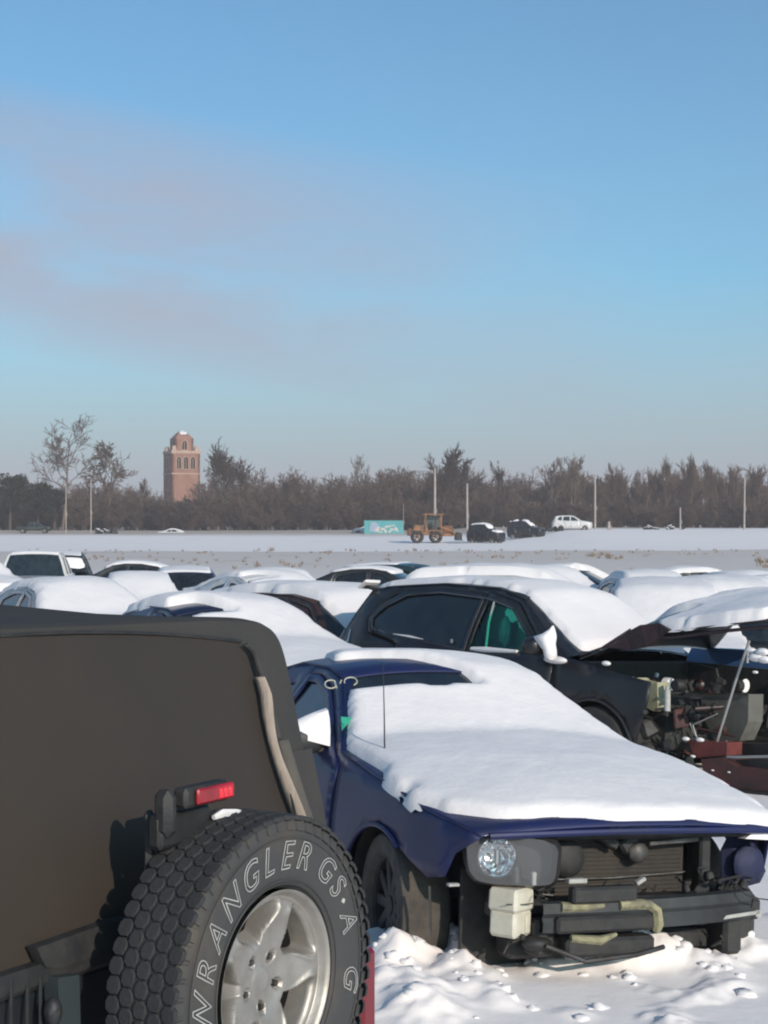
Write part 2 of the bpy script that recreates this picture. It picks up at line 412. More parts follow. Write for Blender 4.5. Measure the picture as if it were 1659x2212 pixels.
SUV = dict(top=[(.85, .85), (.78, .95), (.4, 1.02), (0, 1.07), (-.38, 1.12), (-1.15, 1.62), (-1.6, 1.69), (-2.4, 1.69), (-3.2, 1.62), (-3.38, 1.58), (-3.62, 1.12), (-3.68, 1.0)],
    plan=[(.9, .78), (.6, .88), (.2, .94), (-.5, .955), (-2.6, .955), (-3.3, .91), (-3.7, .80)],
    vert=[(.25, .94), (.55, 1.), (.85, .985), (1.04, .95), (1.12, .91), (1.35, .82), (1.62, .68), (1.7, .62)], sill=.28,
    crown=[(.9, .03), (0, .05), (-.5, .07), (-1.2, .05), (-3.3, .04), (-3.6, .04)], arches=[(0, .36, .42), (-2.82, .36, .42)], wr=.37,
    doors=[[(-.52, .36), (-.52, 1.06), (-.66, 1.13), (-1.2, 1.565), (-1.62, 1.645), (-1.68, .36)], [(-1.71, .36), (-1.65, 1.645), (-2.5, 1.64), (-2.66, 1.1), (-2.36, .7), (-2.3, .36)]],
    wins=[[(-.74, 1.13), (-1.24, 1.51), (-1.6, 1.58), (-1.62, 1.12)], [(-1.74, 1.12), (-1.72, 1.58), (-2.45, 1.58), (-2.56, 1.15)], [(-2.70, 1.16), (-2.62, 1.58), (-3.08, 1.52), (-3.22, 1.22)]],
    panels=[('hood', .85, -.38, 'p'), ('windshield', -.38, -1.15, 'glass'), ('roof', -1.15, -3.38, 'p'), ('rear_window', -3.38, -3.62, 'glass')])
PICKUP = dict(top=[(.92, .95), (.85, 1.05), (.2, 1.12), (-.40, 1.18), (-1.05, 1.72), (-1.4, 1.80), (-2.3, 1.80), (-2.52, 1.74), (-2.66, 1.14), (-3.4, 1.13), (-4.55, 1.13), (-4.6, 1.05)],
    plan=[(.9, .84), (.6, .93), (.2, .98), (-3.5, .98), (-4.6, .95)],
    vert=[(.3, .95), (.6, 1.), (.95, .985), (1.13, .94), (1.2, .90), (1.5, .82), (1.75, .72), (1.85, .66)], sill=.4,
    crown=[(.9, .03), (0, .05), (-.5, .06), (-1.2, .04), (-2.5, .04), (-4.6, 0)], arches=[(0, .4, .45), (-3.5, .4, .45)], wr=.40,
    doors=[[(-.45, .5), (-.45, 1.12), (-.62, 1.2), (-1.12, 1.69), (-1.4, 1.745), (-1.62, 1.745), (-1.64, .5)]],
    wins=[[(-.74, 1.2), (-1.16, 1.63), (-1.42, 1.68), (-1.56, 1.68), (-1.57, 1.18)], [(-1.70, 1.2), (-1.68, 1.68), (-2.3, 1.68), (-2.42, 1.22)]],
    panels=[('hood', .92, -.40, 'p'), ('windshield', -.40, -1.05, 'glass'), ('roof', -1.05, -2.52, 'p'), ('rear_window', -2.52, -2.66, 'glass'), ('bed_cover', -2.66, -4.6, 'p')])

# ------------------------------------------------------------------ terrain
def sst(a, b, x): t = np.clip((x - a) / (b - a), 0, 1); return t * t * (3 - 2 * t)
def fbm(x, y, s, seed=0, octs=4):
    rng = np.random.RandomState(seed); z = 0; amp = 1
    for o in range(octs):
        for k in range(4):
            a = rng.rand() * 6.28; ph = rng.rand() * 6.28; fr = s * (1.9 ** o) * (.7 + .6 * rng.rand())
            z = z + amp * np.sin(fr * (x * math.cos(a) + y * math.sin(a)) + ph + 1.3 * np.sin(fr * .6 * (y * math.cos(a) - x * math.sin(a)) + ph * 2)) / 4
        amp *= .5
    return z
def ground_z(x, y):
    x = np.asarray(x, float); y = np.asarray(y, float)
    z = -.40 * sst(8, 45, y) + 1.75 * sst(172, 300, y)
    z = z + 1.15 * sst(13, 27, x + (y - 235) * .06) * sst(180, 232, y) * (1 - sst(300, 420, y) * .5) - .75 * sst(13, 27, x) * sst(232, 300, y)
    z = z + .55 * np.exp(-((y - 152 - .12 * x) / 9) ** 2) * sst(10, 60, x) + .35 * np.exp(-((y - 120) / 10) ** 2) * sst(18, 30, x)
    z = z + .155 * sst(4.6, 6.2, y) * (1 - sst(10, 13, y)) * sst(-2.2, -1., x) * (1 - sst(3, 5, x)) - .03 * (np.clip(x, -.5, 3) - .8) * np.exp(-((y - 7.6) / 3) ** 2)
    z = z + .10 * fbm(x, y, .12, 3) * sst(60, 110, y)
    n = np.exp(-((y - 7) / 6) ** 2) * np.exp(-(x / 6) ** 2)
    z = z + n * (.016 * fbm(x, y, 2.2, 5, 4) + .05 * np.clip(fbm(x, y, 6.5, 8, 5) - .36, 0, 1) * (1 + .4 * fbm(x, y, 40, 13, 3)))
    return z
PILES = []      # (x, y, radius, height): churned snow along the front of the blue coupe
def pile(px, py, d, r, h):
    d = 1.945 * F / (py - HY) + r * .4; p = at(px, py, d); PILES.append((p.x, d, r, h))
for a in [(1405, 2075, 7.15, .13, .10), (1350, 2085, 7.12, .10, .06), (1470, 2080, 7.12, .11, .06), (1290, 2090, 7.1, .12, .04), (1220, 2092, 7.1, .10, .035), (1170, 2094, 7.1, .07, .03),
          (975, 2060, 7.25, .055, .10), (1000, 2072, 7.2, .06, .06), (870, 2085, 7.3, .12, .07), (840, 2090, 7.2, .10, .05), (1560, 2095, 7.05, .12, .03), (1020, 2115, 6.9, .13, .04), (990, 2100, 7.0, .10, .05),
          (1035, 2155, 6.5, .11, .05), (860, 2160, 6.55, .18, .06), (930, 2190, 6.3, .16, .05), (1080, 2175, 6.4, .09, .04), (1620, 2050, 7.5, .14, .05), (1580, 2120, 6.8, .10, .03), (1240, 2190, 6.3, .08, .02), (1350, 2110, 6.9, .06, .02)]: pile(*a)
def near_z(x, y):
    z = ground_z(x, y)
    for (a, b, r, h) in PILES:
        q = np.exp(-(((x - a) / r) ** 2 + ((y - b) / r) ** 2) ** 1.4)
        z = z + q * h * (.95 + .35 * fbm(x, y, 13, 11, 3) + .22 * fbm(x, y, 34, 12, 4)) * 1.1
    return z
def gz(x, y): return float(ground_z(x, y))
xs = np.concatenate([-np.geomspace(2500, 6, 60), np.arange(-5.9, -1.5, .25), np.arange(-1.5, -.4, .04), np.arange(-.36, 2.6, .016), np.arange(2.62, 3.2, .04), np.arange(3.3, 6, .25), np.geomspace(6, 2500, 60)])
ys = np.concatenate([np.arange(-30, 2.5, 2.), np.arange(2.6, 5.6, .12), np.arange(5.6, 6.1, .03), np.arange(6.12, 8.0, .016), np.arange(8.02, 8.6, .04), np.arange(8.7, 20, .25), np.arange(20.5, 100, 1.5), np.arange(100, 310, 2.), np.geomspace(312, 4000, 30)])
XX, YY = np.meshgrid(xs, ys, indexing='ij'); ZZ = near_z(XX, YY)
nX, nY = len(xs), len(ys); ii = np.arange(nX * nY).reshape(nX, nY)
q = np.stack([ii[:-1, :-1], ii[1:, :-1], ii[1:, 1:], ii[:-1, 1:]], -1).reshape(-1, 4)
GM = mat('snow_ground', (.94, .885, .85), .8, bump=.4, bscale=6, spec=.15)
t = GM.node_tree; p = t.nodes['Principled BSDF']
def gn(ty, **k):
    n = t.nodes.new(ty)
    for a, b in k.items(): setattr(n, a, b)
    return n
tc = gn('ShaderNodeTexCoord'); mpn = gn('ShaderNodeMapping'); mpn.inputs['Scale'].default_value = (.14, .085, .1); t.links.new(tc.outputs['Object'], mpn.inputs[0])
n1 = gn('ShaderNodeTexNoise'); n1.inputs['Scale'].default_value = 1.; n1.inputs['Detail'].default_value = 8; n1.inputs['Roughness'].default_value = .62; t.links.new(mpn.outputs[0], n1.inputs[0])
sp = gn('ShaderNodeSeparateXYZ'); t.links.new(tc.outputs['Object'], sp.inputs[0])
def ramp(src, pts):
    r = gn('ShaderNodeValToRGB'); e = r.color_ramp.elements
    while len(e) < len(pts): e.new(.5)
    for el, (pos, v) in zip(e, pts): el.position = pos; el.color = (v, v, v, 1)
    mr = gn('ShaderNodeMapRange'); mr.inputs[2].default_value = 400; t.links.new(src, mr.inputs[0]); t.links.new(mr.outputs[0], r.inputs[0]); return r.outputs[0]
band = ramp(sp.outputs[1], [(0, 0), (.14, .05), (.22, .55), (.30, .85), (.40, .85), (.435, .10), (.60, .10), (.63, .9), (.76, .95), (1, .9)])
mr = gn('ShaderNodeMapRange'); mr.inputs[1].default_value = .40; mr.inputs[2].default_value = .72; t.links.new(n1.outputs['Fac'], mr.inputs[0])
mu = gn('ShaderNodeMath', operation='MULTIPLY'); t.links.new(mr.outputs[0], mu.inputs[0]); t.links.new(band, mu.inputs[1])
hf = ramp(sp.outputs[1], [(0, .0), (.14, .12), (.24, .42), (.40, .52), (.43, .05), (.60, .03), (.66, .8), (1, .8)])
mu2 = gn('ShaderNodeMath', operation='MAXIMUM'); t.links.new(mu.outputs[0], mu2.inputs[0]); t.links.new(hf, mu2.inputs[1])
mx = gn('ShaderNodeMix', data_type='RGBA'); t.links.new(mu2.outputs[0], mx.inputs['Factor']); mx.inputs[6].default_value = (.94, .885, .85, 1); mx.inputs[7].default_value = (.36, .275, .20, 1)
t.links.new(mx.outputs[2], p.inputs['Base Color'])
g = np_mesh('ground', np.stack([XX, YY, ZZ], -1).reshape(-1, 3), q, GM, quads=True); g['kind'] = 'structure'
rng = random.Random(4); mb = MB()
for k in range(75):
    a, b_, r, h = rng.choice(PILES); x, y = a + rng.gauss(0, r * .8), b_ + rng.gauss(0, r * .8) - .02
    s = rng.uniform(.008, .026) * (1.6 if rng.random() < .15 else 1); z = float(near_z(np.array(x), np.array(y))) - s * .15; vs = []; sd = rng.uniform(0, 50)
    for i in range(6):
        a1 = math.pi * i / 5 - math.pi / 2
        for j in range(8):
            t_ = j * .7854; d_ = Vector((math.cos(a1) * math.cos(t_), math.cos(a1) * math.sin(t_), math.sin(a1))); q_ = s * (1 + .55 * noise.noise(d_ * 1.6 + Vector((sd, 0, 0))) + .25 * noise.noise(d_ * 4 + Vector((0, sd, 0))))
            vs.append(Vector((x, y, z)) + Vector((d_.x * 1.3, d_.y * 1.1, d_.z * .75)) * q_)
    mb.add(vs, [(i * 8 + j, i * 8 + (j + 1) % 8, (i + 1) * 8 + (j + 1) % 8, (i + 1) * 8 + j) for i in range(5) for j in range(8)])
o = mb.build('snow_chunks', SNOW, None, sharp=None); tag(o, 'broken chunks of snow along the foot of the blue coupe', 'snow chunks', None, 'stuff')

# ------------------------------------------------------------------ trees
def grow(seed, h, r0, spread=.5, levels=4, clear=.3, up=.5, kids=(5, 9), minr=.022, jit=.25, trunks=1, droop=0.):
    rng = random.Random(seed); tr = []; tw = []
    def branch(p, d, L, r, lv):
        n = max(2, int(4 - lv) + 1) if lv < 3 else 2; seg = L / n; pts = [p]; dirs = [d]; rr = [r]
        for i in range(n):
            d = (d + Vector((rng.gauss(0, jit), rng.gauss(0, jit), rng.gauss(0, jit) * .6 + up * .18 - droop * lv * .1)) * (.35 if lv == 0 else .8)).normalized()
            p = p + d * seg; pts.append(p); dirs.append(d); rr.append(max(minr, r * (1 - .75 * (i + 1) / n)))
        (tr if lv < 1 else tw).append((pts, rr, 5 if lv == 0 else 3))
        if lv >= levels: return
        k = rng.randint(*kids) if lv < 2 else rng.randint(3, 5)
        for j in range(k):
            t = (clear + (1 - clear) * (j + rng.random()) / k) if lv == 0 else .25 + .75 * (j + rng.random()) / k
            q = t * n; i = min(n - 1, int(q)); pp = pts[i].lerp(pts[i + 1], q - i); dd = dirs[i + 1]
            a = dd.orthogonal().normalized(); b = dd.cross(a); th = rng.uniform(0, 6.283)
            sp_ = spread * rng.uniform(.6, 1.3)
            nd = (dd * math.cos(sp_) + (a * math.cos(th) + b * math.sin(th)) * math.sin(sp_)).normalized()
            l2 = L * (rng.uniform(.38, .6) if lv else rng.uniform(.35, .55) * (1.25 - .55 * t))
            branch(pp, nd, l2, max(minr, rr[i] * rng.uniform(.4, .6)), lv + 1)
    for k in range(trunks):
        a = rng.uniform(0, 6.283); lean = .0 if trunks == 1 else rng.uniform(.08, .3)
        branch(Vector((math.cos(a), math.sin(a), 0)) * (.0 if trunks == 1 else .3), Vector((math.cos(a) * lean, math.sin(a) * lean, 1)).normalized(), h * (.78 if levels > 2 else .9) * (1 if trunks == 1 else rng.uniform(.8, 1)), r0, 0)
    return tr, tw
def tubes(chains):
    vs = []; fs = []; n0 = 0
    for pts, rr, n in chains:
        for i, p in enumerate(pts):
            d = (pts[min(i + 1, len(pts) - 1)] - pts[max(i - 1, 0)]); d.normalize(); a = d.orthogonal().normalized(); b = d.cross(a)
            for k in range(n):
                t = 6.2832 * k / n; c, s = math.cos(t) * rr[i], math.sin(t) * rr[i]; vs.append((p.x + a.x * c + b.x * s, p.y + a.y * c + b.y * s, p.z + a.z * c + b.z * s))
        for i in range(len(pts) - 1):
            for k in range(n):
                A, B, C_, D_ = n0 + i * n + k, n0 + i * n + (k + 1) % n, n0 + (i + 1) * n + (k + 1) % n, n0 + (i + 1) * n + k
                fs += [(A, B, C_), (A, C_, D_)]
        n0 += len(pts) * n
    return np.array(vs, np.float32), np.array(fs, np.int32)
BARK = mat('bark_grey', (.17, .122, .102), .95, var=.4, vscale=.6, spec=.1)
BARKB = mat('bark_brown', (.19, .13, .105), .95, var=.35, vscale=.4, spec=.1)
BARKD = mat('bark_dark', (.11, .084, .074), .95, var=.4, vscale=.6, spec=.1)
BARKP = mat('bark_pale', (.22, .17, .14), .95, var=.35, vscale=.6, spec=.1)
BRUSH = mat('brush_brown', (.14, .098, .080), .95, var=.4, vscale=.25, spec=.1)
NEEDLE = mat('needles', (.034, .036, .026), .95, var=.5, vscale=.5, spec=.1)
tmpl = {}
def template(key, **k):
    if key not in tmpl:
        tr, tw = grow(**k); tmpl[key] = (tubes(tr), tubes(tw))
    return tmpl[key]
def tree(px, ytop, d, label, seed, m=BARK, wide=1., group=None, base=None, **k):
    x = (px - CX) / F * d; z0 = gz(x, d) - .1; h = H - (ytop - HY) / F * d - z0
    kk = dict(h=10., r0=.2, spread=.5, levels=4, clear=.3); kk.update(k)
    tr, tw = grow(seed, **kk); (tv, tf), (wv, wf) = tubes(tr), tubes(tw)
    top = max(tv[:, 2].max(), wv[:, 2].max()); s = h / top; S = np.array([s * wide, s * wide, s])
    root = empty('bare_tree', label, 'tree', (x, d, z0), 0, group)
    np_mesh('trunk', tv * S, tf, m, root); np_mesh('crown', wv * S, wf, m, root)
    return root
TG = 'bare trees along the far edge of the field'
tree(135, 885, 300, 'tallest bare tree at far left, thin trunk forking into a wide open vase', 101, BARK, 1.15, TG, h=10, r0=.15, spread=.66, levels=4, clear=.42, up=.35, minr=.017, kids=(7, 9))
tree(232, 950, 305, 'rounded bare tree with fine drooping twigs right of the tallest tree', 7, BARK, .85, TG, spread=.6, levels=4, clear=.35, minr=.030, droop=.6, kids=(8, 11))
tree(487, 942, 306, 'dense dark bare tree directly right of the brick tower', 13, BARKD, .8, TG, spread=.5, levels=4, clear=.3, minr=.028, kids=(11, 14))
tree(530, 985, 310, 'lower bare tree leaning out right of the dense dark tree by the tower', 14, BARK, .8, TG, spread=.5, levels=4, clear=.3, minr=.032, kids=(6, 9))
tree(948, 952, 308, 'tall dark bare tree rising behind the loader and the pole', 23, BARKD, .85, TG, spread=.5, levels=4, clear=.3, minr=.027, kids=(10, 14))
tree(998, 985, 312, 'shorter dark bare tree between the two poles beside the loader', 24, BARKD, .8, TG, spread=.5, levels=4, clear=.3, minr=.027, kids=(7, 10))
tree(780, 978, 318, 'thin pale bare tree above the teal container', 31, BARKP, .6, TG, spread=.4, levels=4, clear=.4, minr=.022, kids=(6, 8))
tree(852, 1012, 310, 'reddish bare tree above and right of the teal container', 32, BARKB, .9, TG, spread=.55, levels=4, clear=.25, minr=.032, kids=(7, 10))
tree(1085, 992, 310, 'slim dark bare tree above the wrecked black wagon', 41, BARKD, .6, TG, spread=.4, levels=4, clear=.3, minr=.032, kids=(7, 9))
tree(1180, 985, 315, 'pale twiggy bare tree left of and above the white SUV', 42, BARKP, .75, TG, spread=.4, levels=4, clear=.3, minr=.026, kids=(7, 10))
tree(1235, 975, 318, 'tall hazy bare tree directly above the white SUV', 43, BARKP, .75, TG, spread=.38, levels=4, clear=.3, minr=.026, kids=(7, 10))
for (px, yt, lb, sd, m_) in [(1345, 998, 'bare tree with upright twigs right of the pole beside the white SUV', 51, BARKB), (1392, 1012, 'small bare tree in the dip between the taller trees right of the SUV', 52, BARKB), (1440, 980, 'tall brown tree with upright branches above the short post', 53, BARKB),
                             (1492, 976, 'broad brown tree with upright branches right of the short post', 54, BARKB), (1545, 990, 'brown upright tree left of the far right pole', 55, BARKB), (1590, 1008, 'pale bare tree just left of the far right pole', 56, BARKP), (1640, 1002, 'bare tree cut by the right edge of the photo', 57, BARK)]:
    tree(px, yt, 316, lb, sd, m_, .62, TG, spread=.34, levels=4, clear=.22, up=.9, minr=.028, kids=(8, 11))
for (px, yt, lb, sd) in [(655, 1022, 'dark bare tree midway between the tower and the teal container', 61), (600, 1028, 'low bare tree with a rounded crown right of the tower trees', 62), (310, 1030, 'low bare tree just left of the brick tower', 63), (720, 1018, 'bare tree with a ragged top left of the teal container', 64)]:
    tree(px, yt, 309, lb, sd, BARK, .9, TG, spread=.5, levels=4, clear=.25, minr=.027, kids=(8, 11))
# evergreens at far left
def evergreen(px, ytop, d, w, label, seed):
    x = (px - CX) / F * d; z0 = gz(x, d) - .1; h = H - (ytop - HY) / F * d - z0; rng = random.Random(seed)
    root = empty('evergreen_tree', label, 'tree', (x, d, z0), 0, 'dark evergreens at far left')
    mb = MB(); mb.tube([(0, 0, 0), (.1, 0, h * .5), (0, 0, h * .9)], [.25, .16, .05], 6); mb.build('trunk', BARKD, root)
    vs = []; fs = []; wr = w / F * d / 2
    lobes = [(rng.gauss(0, .45) * wr, rng.gauss(0, .4) * wr, h * rng.uniform(.3, .86), wr * rng.uniform(.3, .55)) for _ in range(16)]
    for k in range(5200):
        a, b, c, r = rng.choice(lobes); v = Vector((rng.gauss(0, 1), rng.gauss(0, 1), rng.gauss(0, 1))).normalized() * r * rng.random() ** .4
        p_ = Vector((a, b, c)) + Vector((v.x, v.y, v.z * .8)); s = rng.uniform(.08, .22); n = len(vs)
        for _ in range(3): vs.append(p_ + Vector((rng.gauss(0, s), rng.gauss(0, s), rng.gauss(0, s))))
        fs.append((n, n + 1, n + 2))
    np_mesh('crown', [tuple(v) for v in vs], fs, NEEDLE, root)
evergreen(22, 1012, 298, 85, 'dark evergreen at the left edge of the treeline', 1)
evergreen(82, 1018, 302, 62, 'small dark evergreen left of the tallest bare tree', 2)
evergreen(118, 1050, 299, 50, 'low dark evergreen bush under the tallest bare tree', 3)
# the wood behind: a mass of bare trees and brush
def mass(name, temps, spots, m, label, cat='woodland'):
    V = []; T = []; n0 = 0
    for (x, y, z, h, wd, rot, k) in spots:
        v, f = temps[k]; c, s = math.cos(rot), math.sin(rot); S = h / 10.
        w = np.empty_like(v); w[:, 0] = (v[:, 0] * c - v[:, 1] * s) * S * wd + x; w[:, 1] = (v[:, 0] * s + v[:, 1] * c) * S * wd + y; w[:, 2] = v[:, 2] * S + z
        V.append(w); T.append(f + n0); n0 += len(v)
    o = np_mesh(name, np.concatenate(V), np.concatenate(T), m); tag(o, label, cat, None, 'stuff'); return o
def tmp(seed, **k):
    k2 = dict(h=10., r0=.11, levels=4, minr=.022, clear=.2, kids=(6, 8)); k2.update(k)
    tr, tw = grow(seed, **k2); v, f = tubes(tr + tw); v[:, 2] *= 10 / v[:, 2].max(); return v, f
T_up = [tmp(200 + i, spread=.36, up=.9) for i in range(4)]; T_rd = [tmp(220 + i, spread=.55) for i in range(4)]
T_br = [tmp(240 + i, spread=.5, levels=3, trunks=7, clear=.1, minr=.05, kids=(6, 8), r0=.07) for i in range(4)]
rng = random.Random(11)
def prof(px):
    return interp(px, [(-200, 1060), (0, 1050), (60, 1040), (150, 1062), (270, 1068), (350, 1078), (425, 1076), (450, 1050), (560, 1040), (700, 1045), (800, 1040), (900, 1035), (1000, 1035), (1100, 1050), (1150, 1055), (1200, 1015), (1280, 1020), (1360, 1030), (1400, 1042), (1450, 1010), (1560, 1015), (1700, 1020), (1900, 1020)])
sp1 = []; sp2 = []; sp3 = []; sp4 = []
for k in range(440):
    px = -120 + 1900 * (k + rng.random()) / 440; d = rng.uniform(322, 365); x = (px - CX) / F * d; z = gz(x, d); yt = prof(px) + rng.gauss(4 if px > 1150 or 330 < px < 430 else -9, 13)
    h = H - (yt - HY) / F * d - z
    (sp1 if px > 1150 or rng.random() < .3 else sp2).append((x, d, z, h, rng.uniform(.7, 1.1), rng.uniform(0, 6.28), rng.randrange(4)))
for k in range(640):
    px = -150 + 1960 * rng.random(); d = rng.uniform(303, 330); x = (px - CX) / F * d; z = gz(x, d)
    hb = interp(px, [(0, 4.6), (300, 4.6), (420, 5.4), (800, 5.2), (1100, 4.4), (1300, 4.2), (1659, 4.8)]) * rng.uniform(.75, 1.4)
    if 340 < px < 440: hb = min(hb, 5.4) * 1.08
    (sp3 if rng.random() < .62 else sp4).append((x, d, z - .3, hb, rng.uniform(.8, 1.5), rng.uniform(0, 6.28), rng.randrange(4)))
for k in range(26):
    px = rng.uniform(338, 445); d = rng.uniform(300, 318); x = (px - CX) / F * d; z = gz(x, d); yt = rng.uniform(1068, 1092) + abs(px - 395) * .1
    (sp3 if k % 2 else sp4).append((x, d, z - .3, H - (yt - HY) / F * d - z, 1.1, rng.uniform(0, 6.28), rng.randrange(4)))
mass('upright_woodland', T_up, sp1, BARKB, 'mass of brown bare upright trees filling the treeline, thickest at the right')
mass('woodland', T_rd, sp2, BARK, 'mass of grey bare trees filling the treeline behind the nearer ones')
mass('underbrush', T_br, sp3, BRUSH, 'dense brown brush along the foot of the treeline', 'brush')
mass('dark_underbrush', T_br, sp4, BARKD, 'dark bare thicket mixed into the brush at the treeline foot', 'brush')
# dead weeds standing in the snowy field
mb = MB(); rng = random.Random(9)
def tuft(x, y, hh, n):
    z = gz(x, y)
    for _ in range(n):
        a = rng.uniform(0, 6.28); l = rng.uniform(.1, .6) * hh; bx, by = x + rng.gauss(0, .25) * hh, y + rng.gauss(0, .25) * hh
        t_ = (bx + l * math.cos(a), by + l * math.sin(a), z + hh * rng.uniform(.5, 1)); w = .022
        mb.add([(bx - w, by, z - .05), (bx + w, by, z - .05), t_], [(0, 1, 2)])
for k in range(330):
    y = rng.uniform(95, 172); px = rng.uniform(-30, 1700); x = (px - CX) / F * y
    if float(fbm(np.array(x * 1.), np.array(y * 1.), .09, 21)) < .05 and rng.random() < .8: continue
    tuft(x, y, rng.uniform(.12, .4), 9)
for (px, py, hh, n) in [(580, 1190, .7, 40), (607, 1185, .9, 60), (690, 1195, .45, 50), (660, 1182, .8, 30), (760, 1190, .35, 50), (925, 1190, .3, 40), (700, 1180, .6, 20), (1310, 1205, .6, 90), (1280, 1200, .5, 70), (1330, 1208, .4, 60), (1075, 1205, .35, 40), (1480, 1198, .3, 30), (1640, 1215, .5, 80), (1655, 1225, .4, 60), (430, 1195, .3, 50), (830, 1172, .9, 30), (890, 1190, .4, 60)]:
    for y in np.arange(90, 178, 1.):
        zz_ = gz((px - CX) / F * y, y)
        if HY + (H - zz_) / y * F <= py:
            for j in range(6): tuft((px + rng.gauss(0, 12) - CX) / F * y, y + rng.gauss(0, 2), hh * rng.uniform(.5, 1), n // 5)
            break
WEED = mat('dead_grass', (.26, .195, .145), .95, var=.4, vscale=.5, spec=.1)
o = mb.build('dead_weeds', WEED, None, False); tag(o, 'dry brown weeds poking through the snow of the field', 'weeds', None, 'stuff')

# ------------------------------------------------------------------ brick tower
BRICK = mat('tower_brick', (.32, .17, .13), .9, var_rgb=(.24, .13, .10), vscale=.7)
STONE = mat('tower_stone', (.48, .34, .27), .9, var=.2, vscale=1)
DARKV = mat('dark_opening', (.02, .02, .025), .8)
D = 400.; s = D / F; c = at(393, 1100, D); zb = gz(c.x, D) + 0
tw = empty('brick_tower', 'red brick bell tower with arched openings and a snowy roof above the treeline', 'tower', (c.x, D, 0), R(24))
zt = lambda py: H - (py - HY) / F * D
hw = 35 * s / 1.12; z_band = zt(978); z_b2 = zt(1023)
def wall_with_openings(name, hw_, z0, z1, holes, m, parent, y):
    poly = [(-hw_, z0), (hw_, z0), (hw_, z1), (-hw_, z1)]
    V, T = sheet(poly, holes, 1.2)
    return V, T
def arch(cx, w, z0, z1, n=6):
    r_ = w / 2; return [(cx - r_, z0), (cx + r_, z0)] + [(cx + r_ * math.cos(math.pi * k / n), z1 - r_ + r_ * math.sin(math.pi * k / n) * 1.3) for k in range(n + 1)]
def stage(hw_, z0, z1, ops, m):
    mb = MB(); V, T = sheet([(-hw_, z0), (hw_, z0), (hw_, z1), (-hw_, z1)], ops, 1.5)
    for k in range(4):
        M = Matrix.Rotation(k * math.pi / 2, 3, 'Z'); mb.add([M @ Vector((x, -hw_, z)) for x, z in V], [t for t in T])
    o = mb.build('wall', m, tw, False); md = o.modifiers.new('thickness', 'SOLIDIFY'); md.thickness = .5; md.offset = -1; return o
ops = [arch(x, 1.0, zt(1014), zt(990)) for x in (-1.75, 0, 1.75)]
stage(hw, zb, z_b2 - .3, [], BRICK); stage(hw, z_b2 + .0, z_band - .35, ops, BRICK)
hw2 = 22.5 * s / 1.12
mb = MB(); mb.box((0, 0, z_b2 - .15), (hw * 2 + .25, hw * 2 + .25, .3)); mb.box((0, 0, z_band), (hw * 2 + .3, hw * 2 + .3, .7)); mb.build('stone_band', STONE, tw, False)
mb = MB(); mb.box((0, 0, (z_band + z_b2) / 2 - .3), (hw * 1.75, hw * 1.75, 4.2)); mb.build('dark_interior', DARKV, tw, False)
z_e = zt(948); op2 = [arch(0, 1.15, zt(973), zt(955))]
stage(hw2, z_band + .35, z_e, op2, BRICK)
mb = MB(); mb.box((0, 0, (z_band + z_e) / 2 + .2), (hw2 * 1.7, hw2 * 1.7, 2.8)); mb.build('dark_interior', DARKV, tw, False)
for k in range(4):
    M = Matrix.Rotation(k * math.pi / 2, 3, 'Z')
    for x in ((-1.75, 0, 1.75) if True else ()):
        mb = MB(); pts = arch(x, 1.3, zt(1014.5), zt(989)); mb.tube([M @ Vector((a, -hw - .02, b)) for a, b in pts + pts[:1]], .13, 4); mb.tube([M @ Vector((x, -hw + .1, zt(1014))), M @ Vector((x, -hw + .1, zt(991)))], .08, 4); mb.build('window_frame', STONE, tw, False)
    mb = MB(); pts = arch(0, 1.5, zt(973.5), zt(954)); mb.tube([M @ Vector((a, -hw2 - .02, b)) for a, b in pts + pts[:1]], .14, 4); mb.tube([M @ Vector((0, -hw2 + .1, zt(973))), M @ Vector((0, -hw2 + .1, zt(955)))], .09, 4); mb.build('window_frame', STONE, tw, False)
zp = zt(931)
mb = MB(); h2 = hw2
rv = [(-h2, -h2, z_e), (h2, -h2, z_e), (h2, h2, z_e), (-h2, h2, z_e), (-h2 * .45, -h2 * .45, z_e + (zp - z_e) * .75), (h2 * .45, -h2 * .45, z_e + (zp - z_e) * .75), (h2 * .45, h2 * .45, z_e + (zp - z_e) * .75), (-h2 * .45, h2 * .45, z_e + (zp - z_e) * .75), (0, 0, zp)]
mb.add(rv, [(0, 1, 5, 4), (1, 2, 6, 5), (2, 3, 7, 6), (3, 0, 4, 7), (4, 5, 8), (5, 6, 8), (6, 7, 8), (7, 4, 8)]); rf = mb.build('roof', BRICK, tw, False)
mb = MB(); mb.add([Vector(rv[i]) * 1. + Vector((0, 0, .12)) for i in (4, 5, 6, 7, 8)], [(0, 1, 4), (1, 2, 4), (2, 3, 4)]); mb.add([(-h2 * .3, -h2 * .66, z_e + (zp - z_e) * .52), (h2 * .4, -h2 * .62, z_e + (zp - z_e) * .56), (h2 * .4, -h2 * .45, z_e + (zp - z_e) * .8), (-h2 * .4, -h2 * .45, z_e + (zp - z_e) * .8)], [(0, 1, 2, 3)])
mb.build('roof_snow', SNOWF, rf, False)
# corner buttresses of the lower stage
for sx in (-1, 1):
    for sy in (-1, 1):
        mb = MB(); mb.box((sx * hw2 * 1.25, sy * hw2 * 1.25, z_band + .9), (1.2, 1.2, 1.3), taper=.55); mb.build('pinnacle', STONE, tw, False)

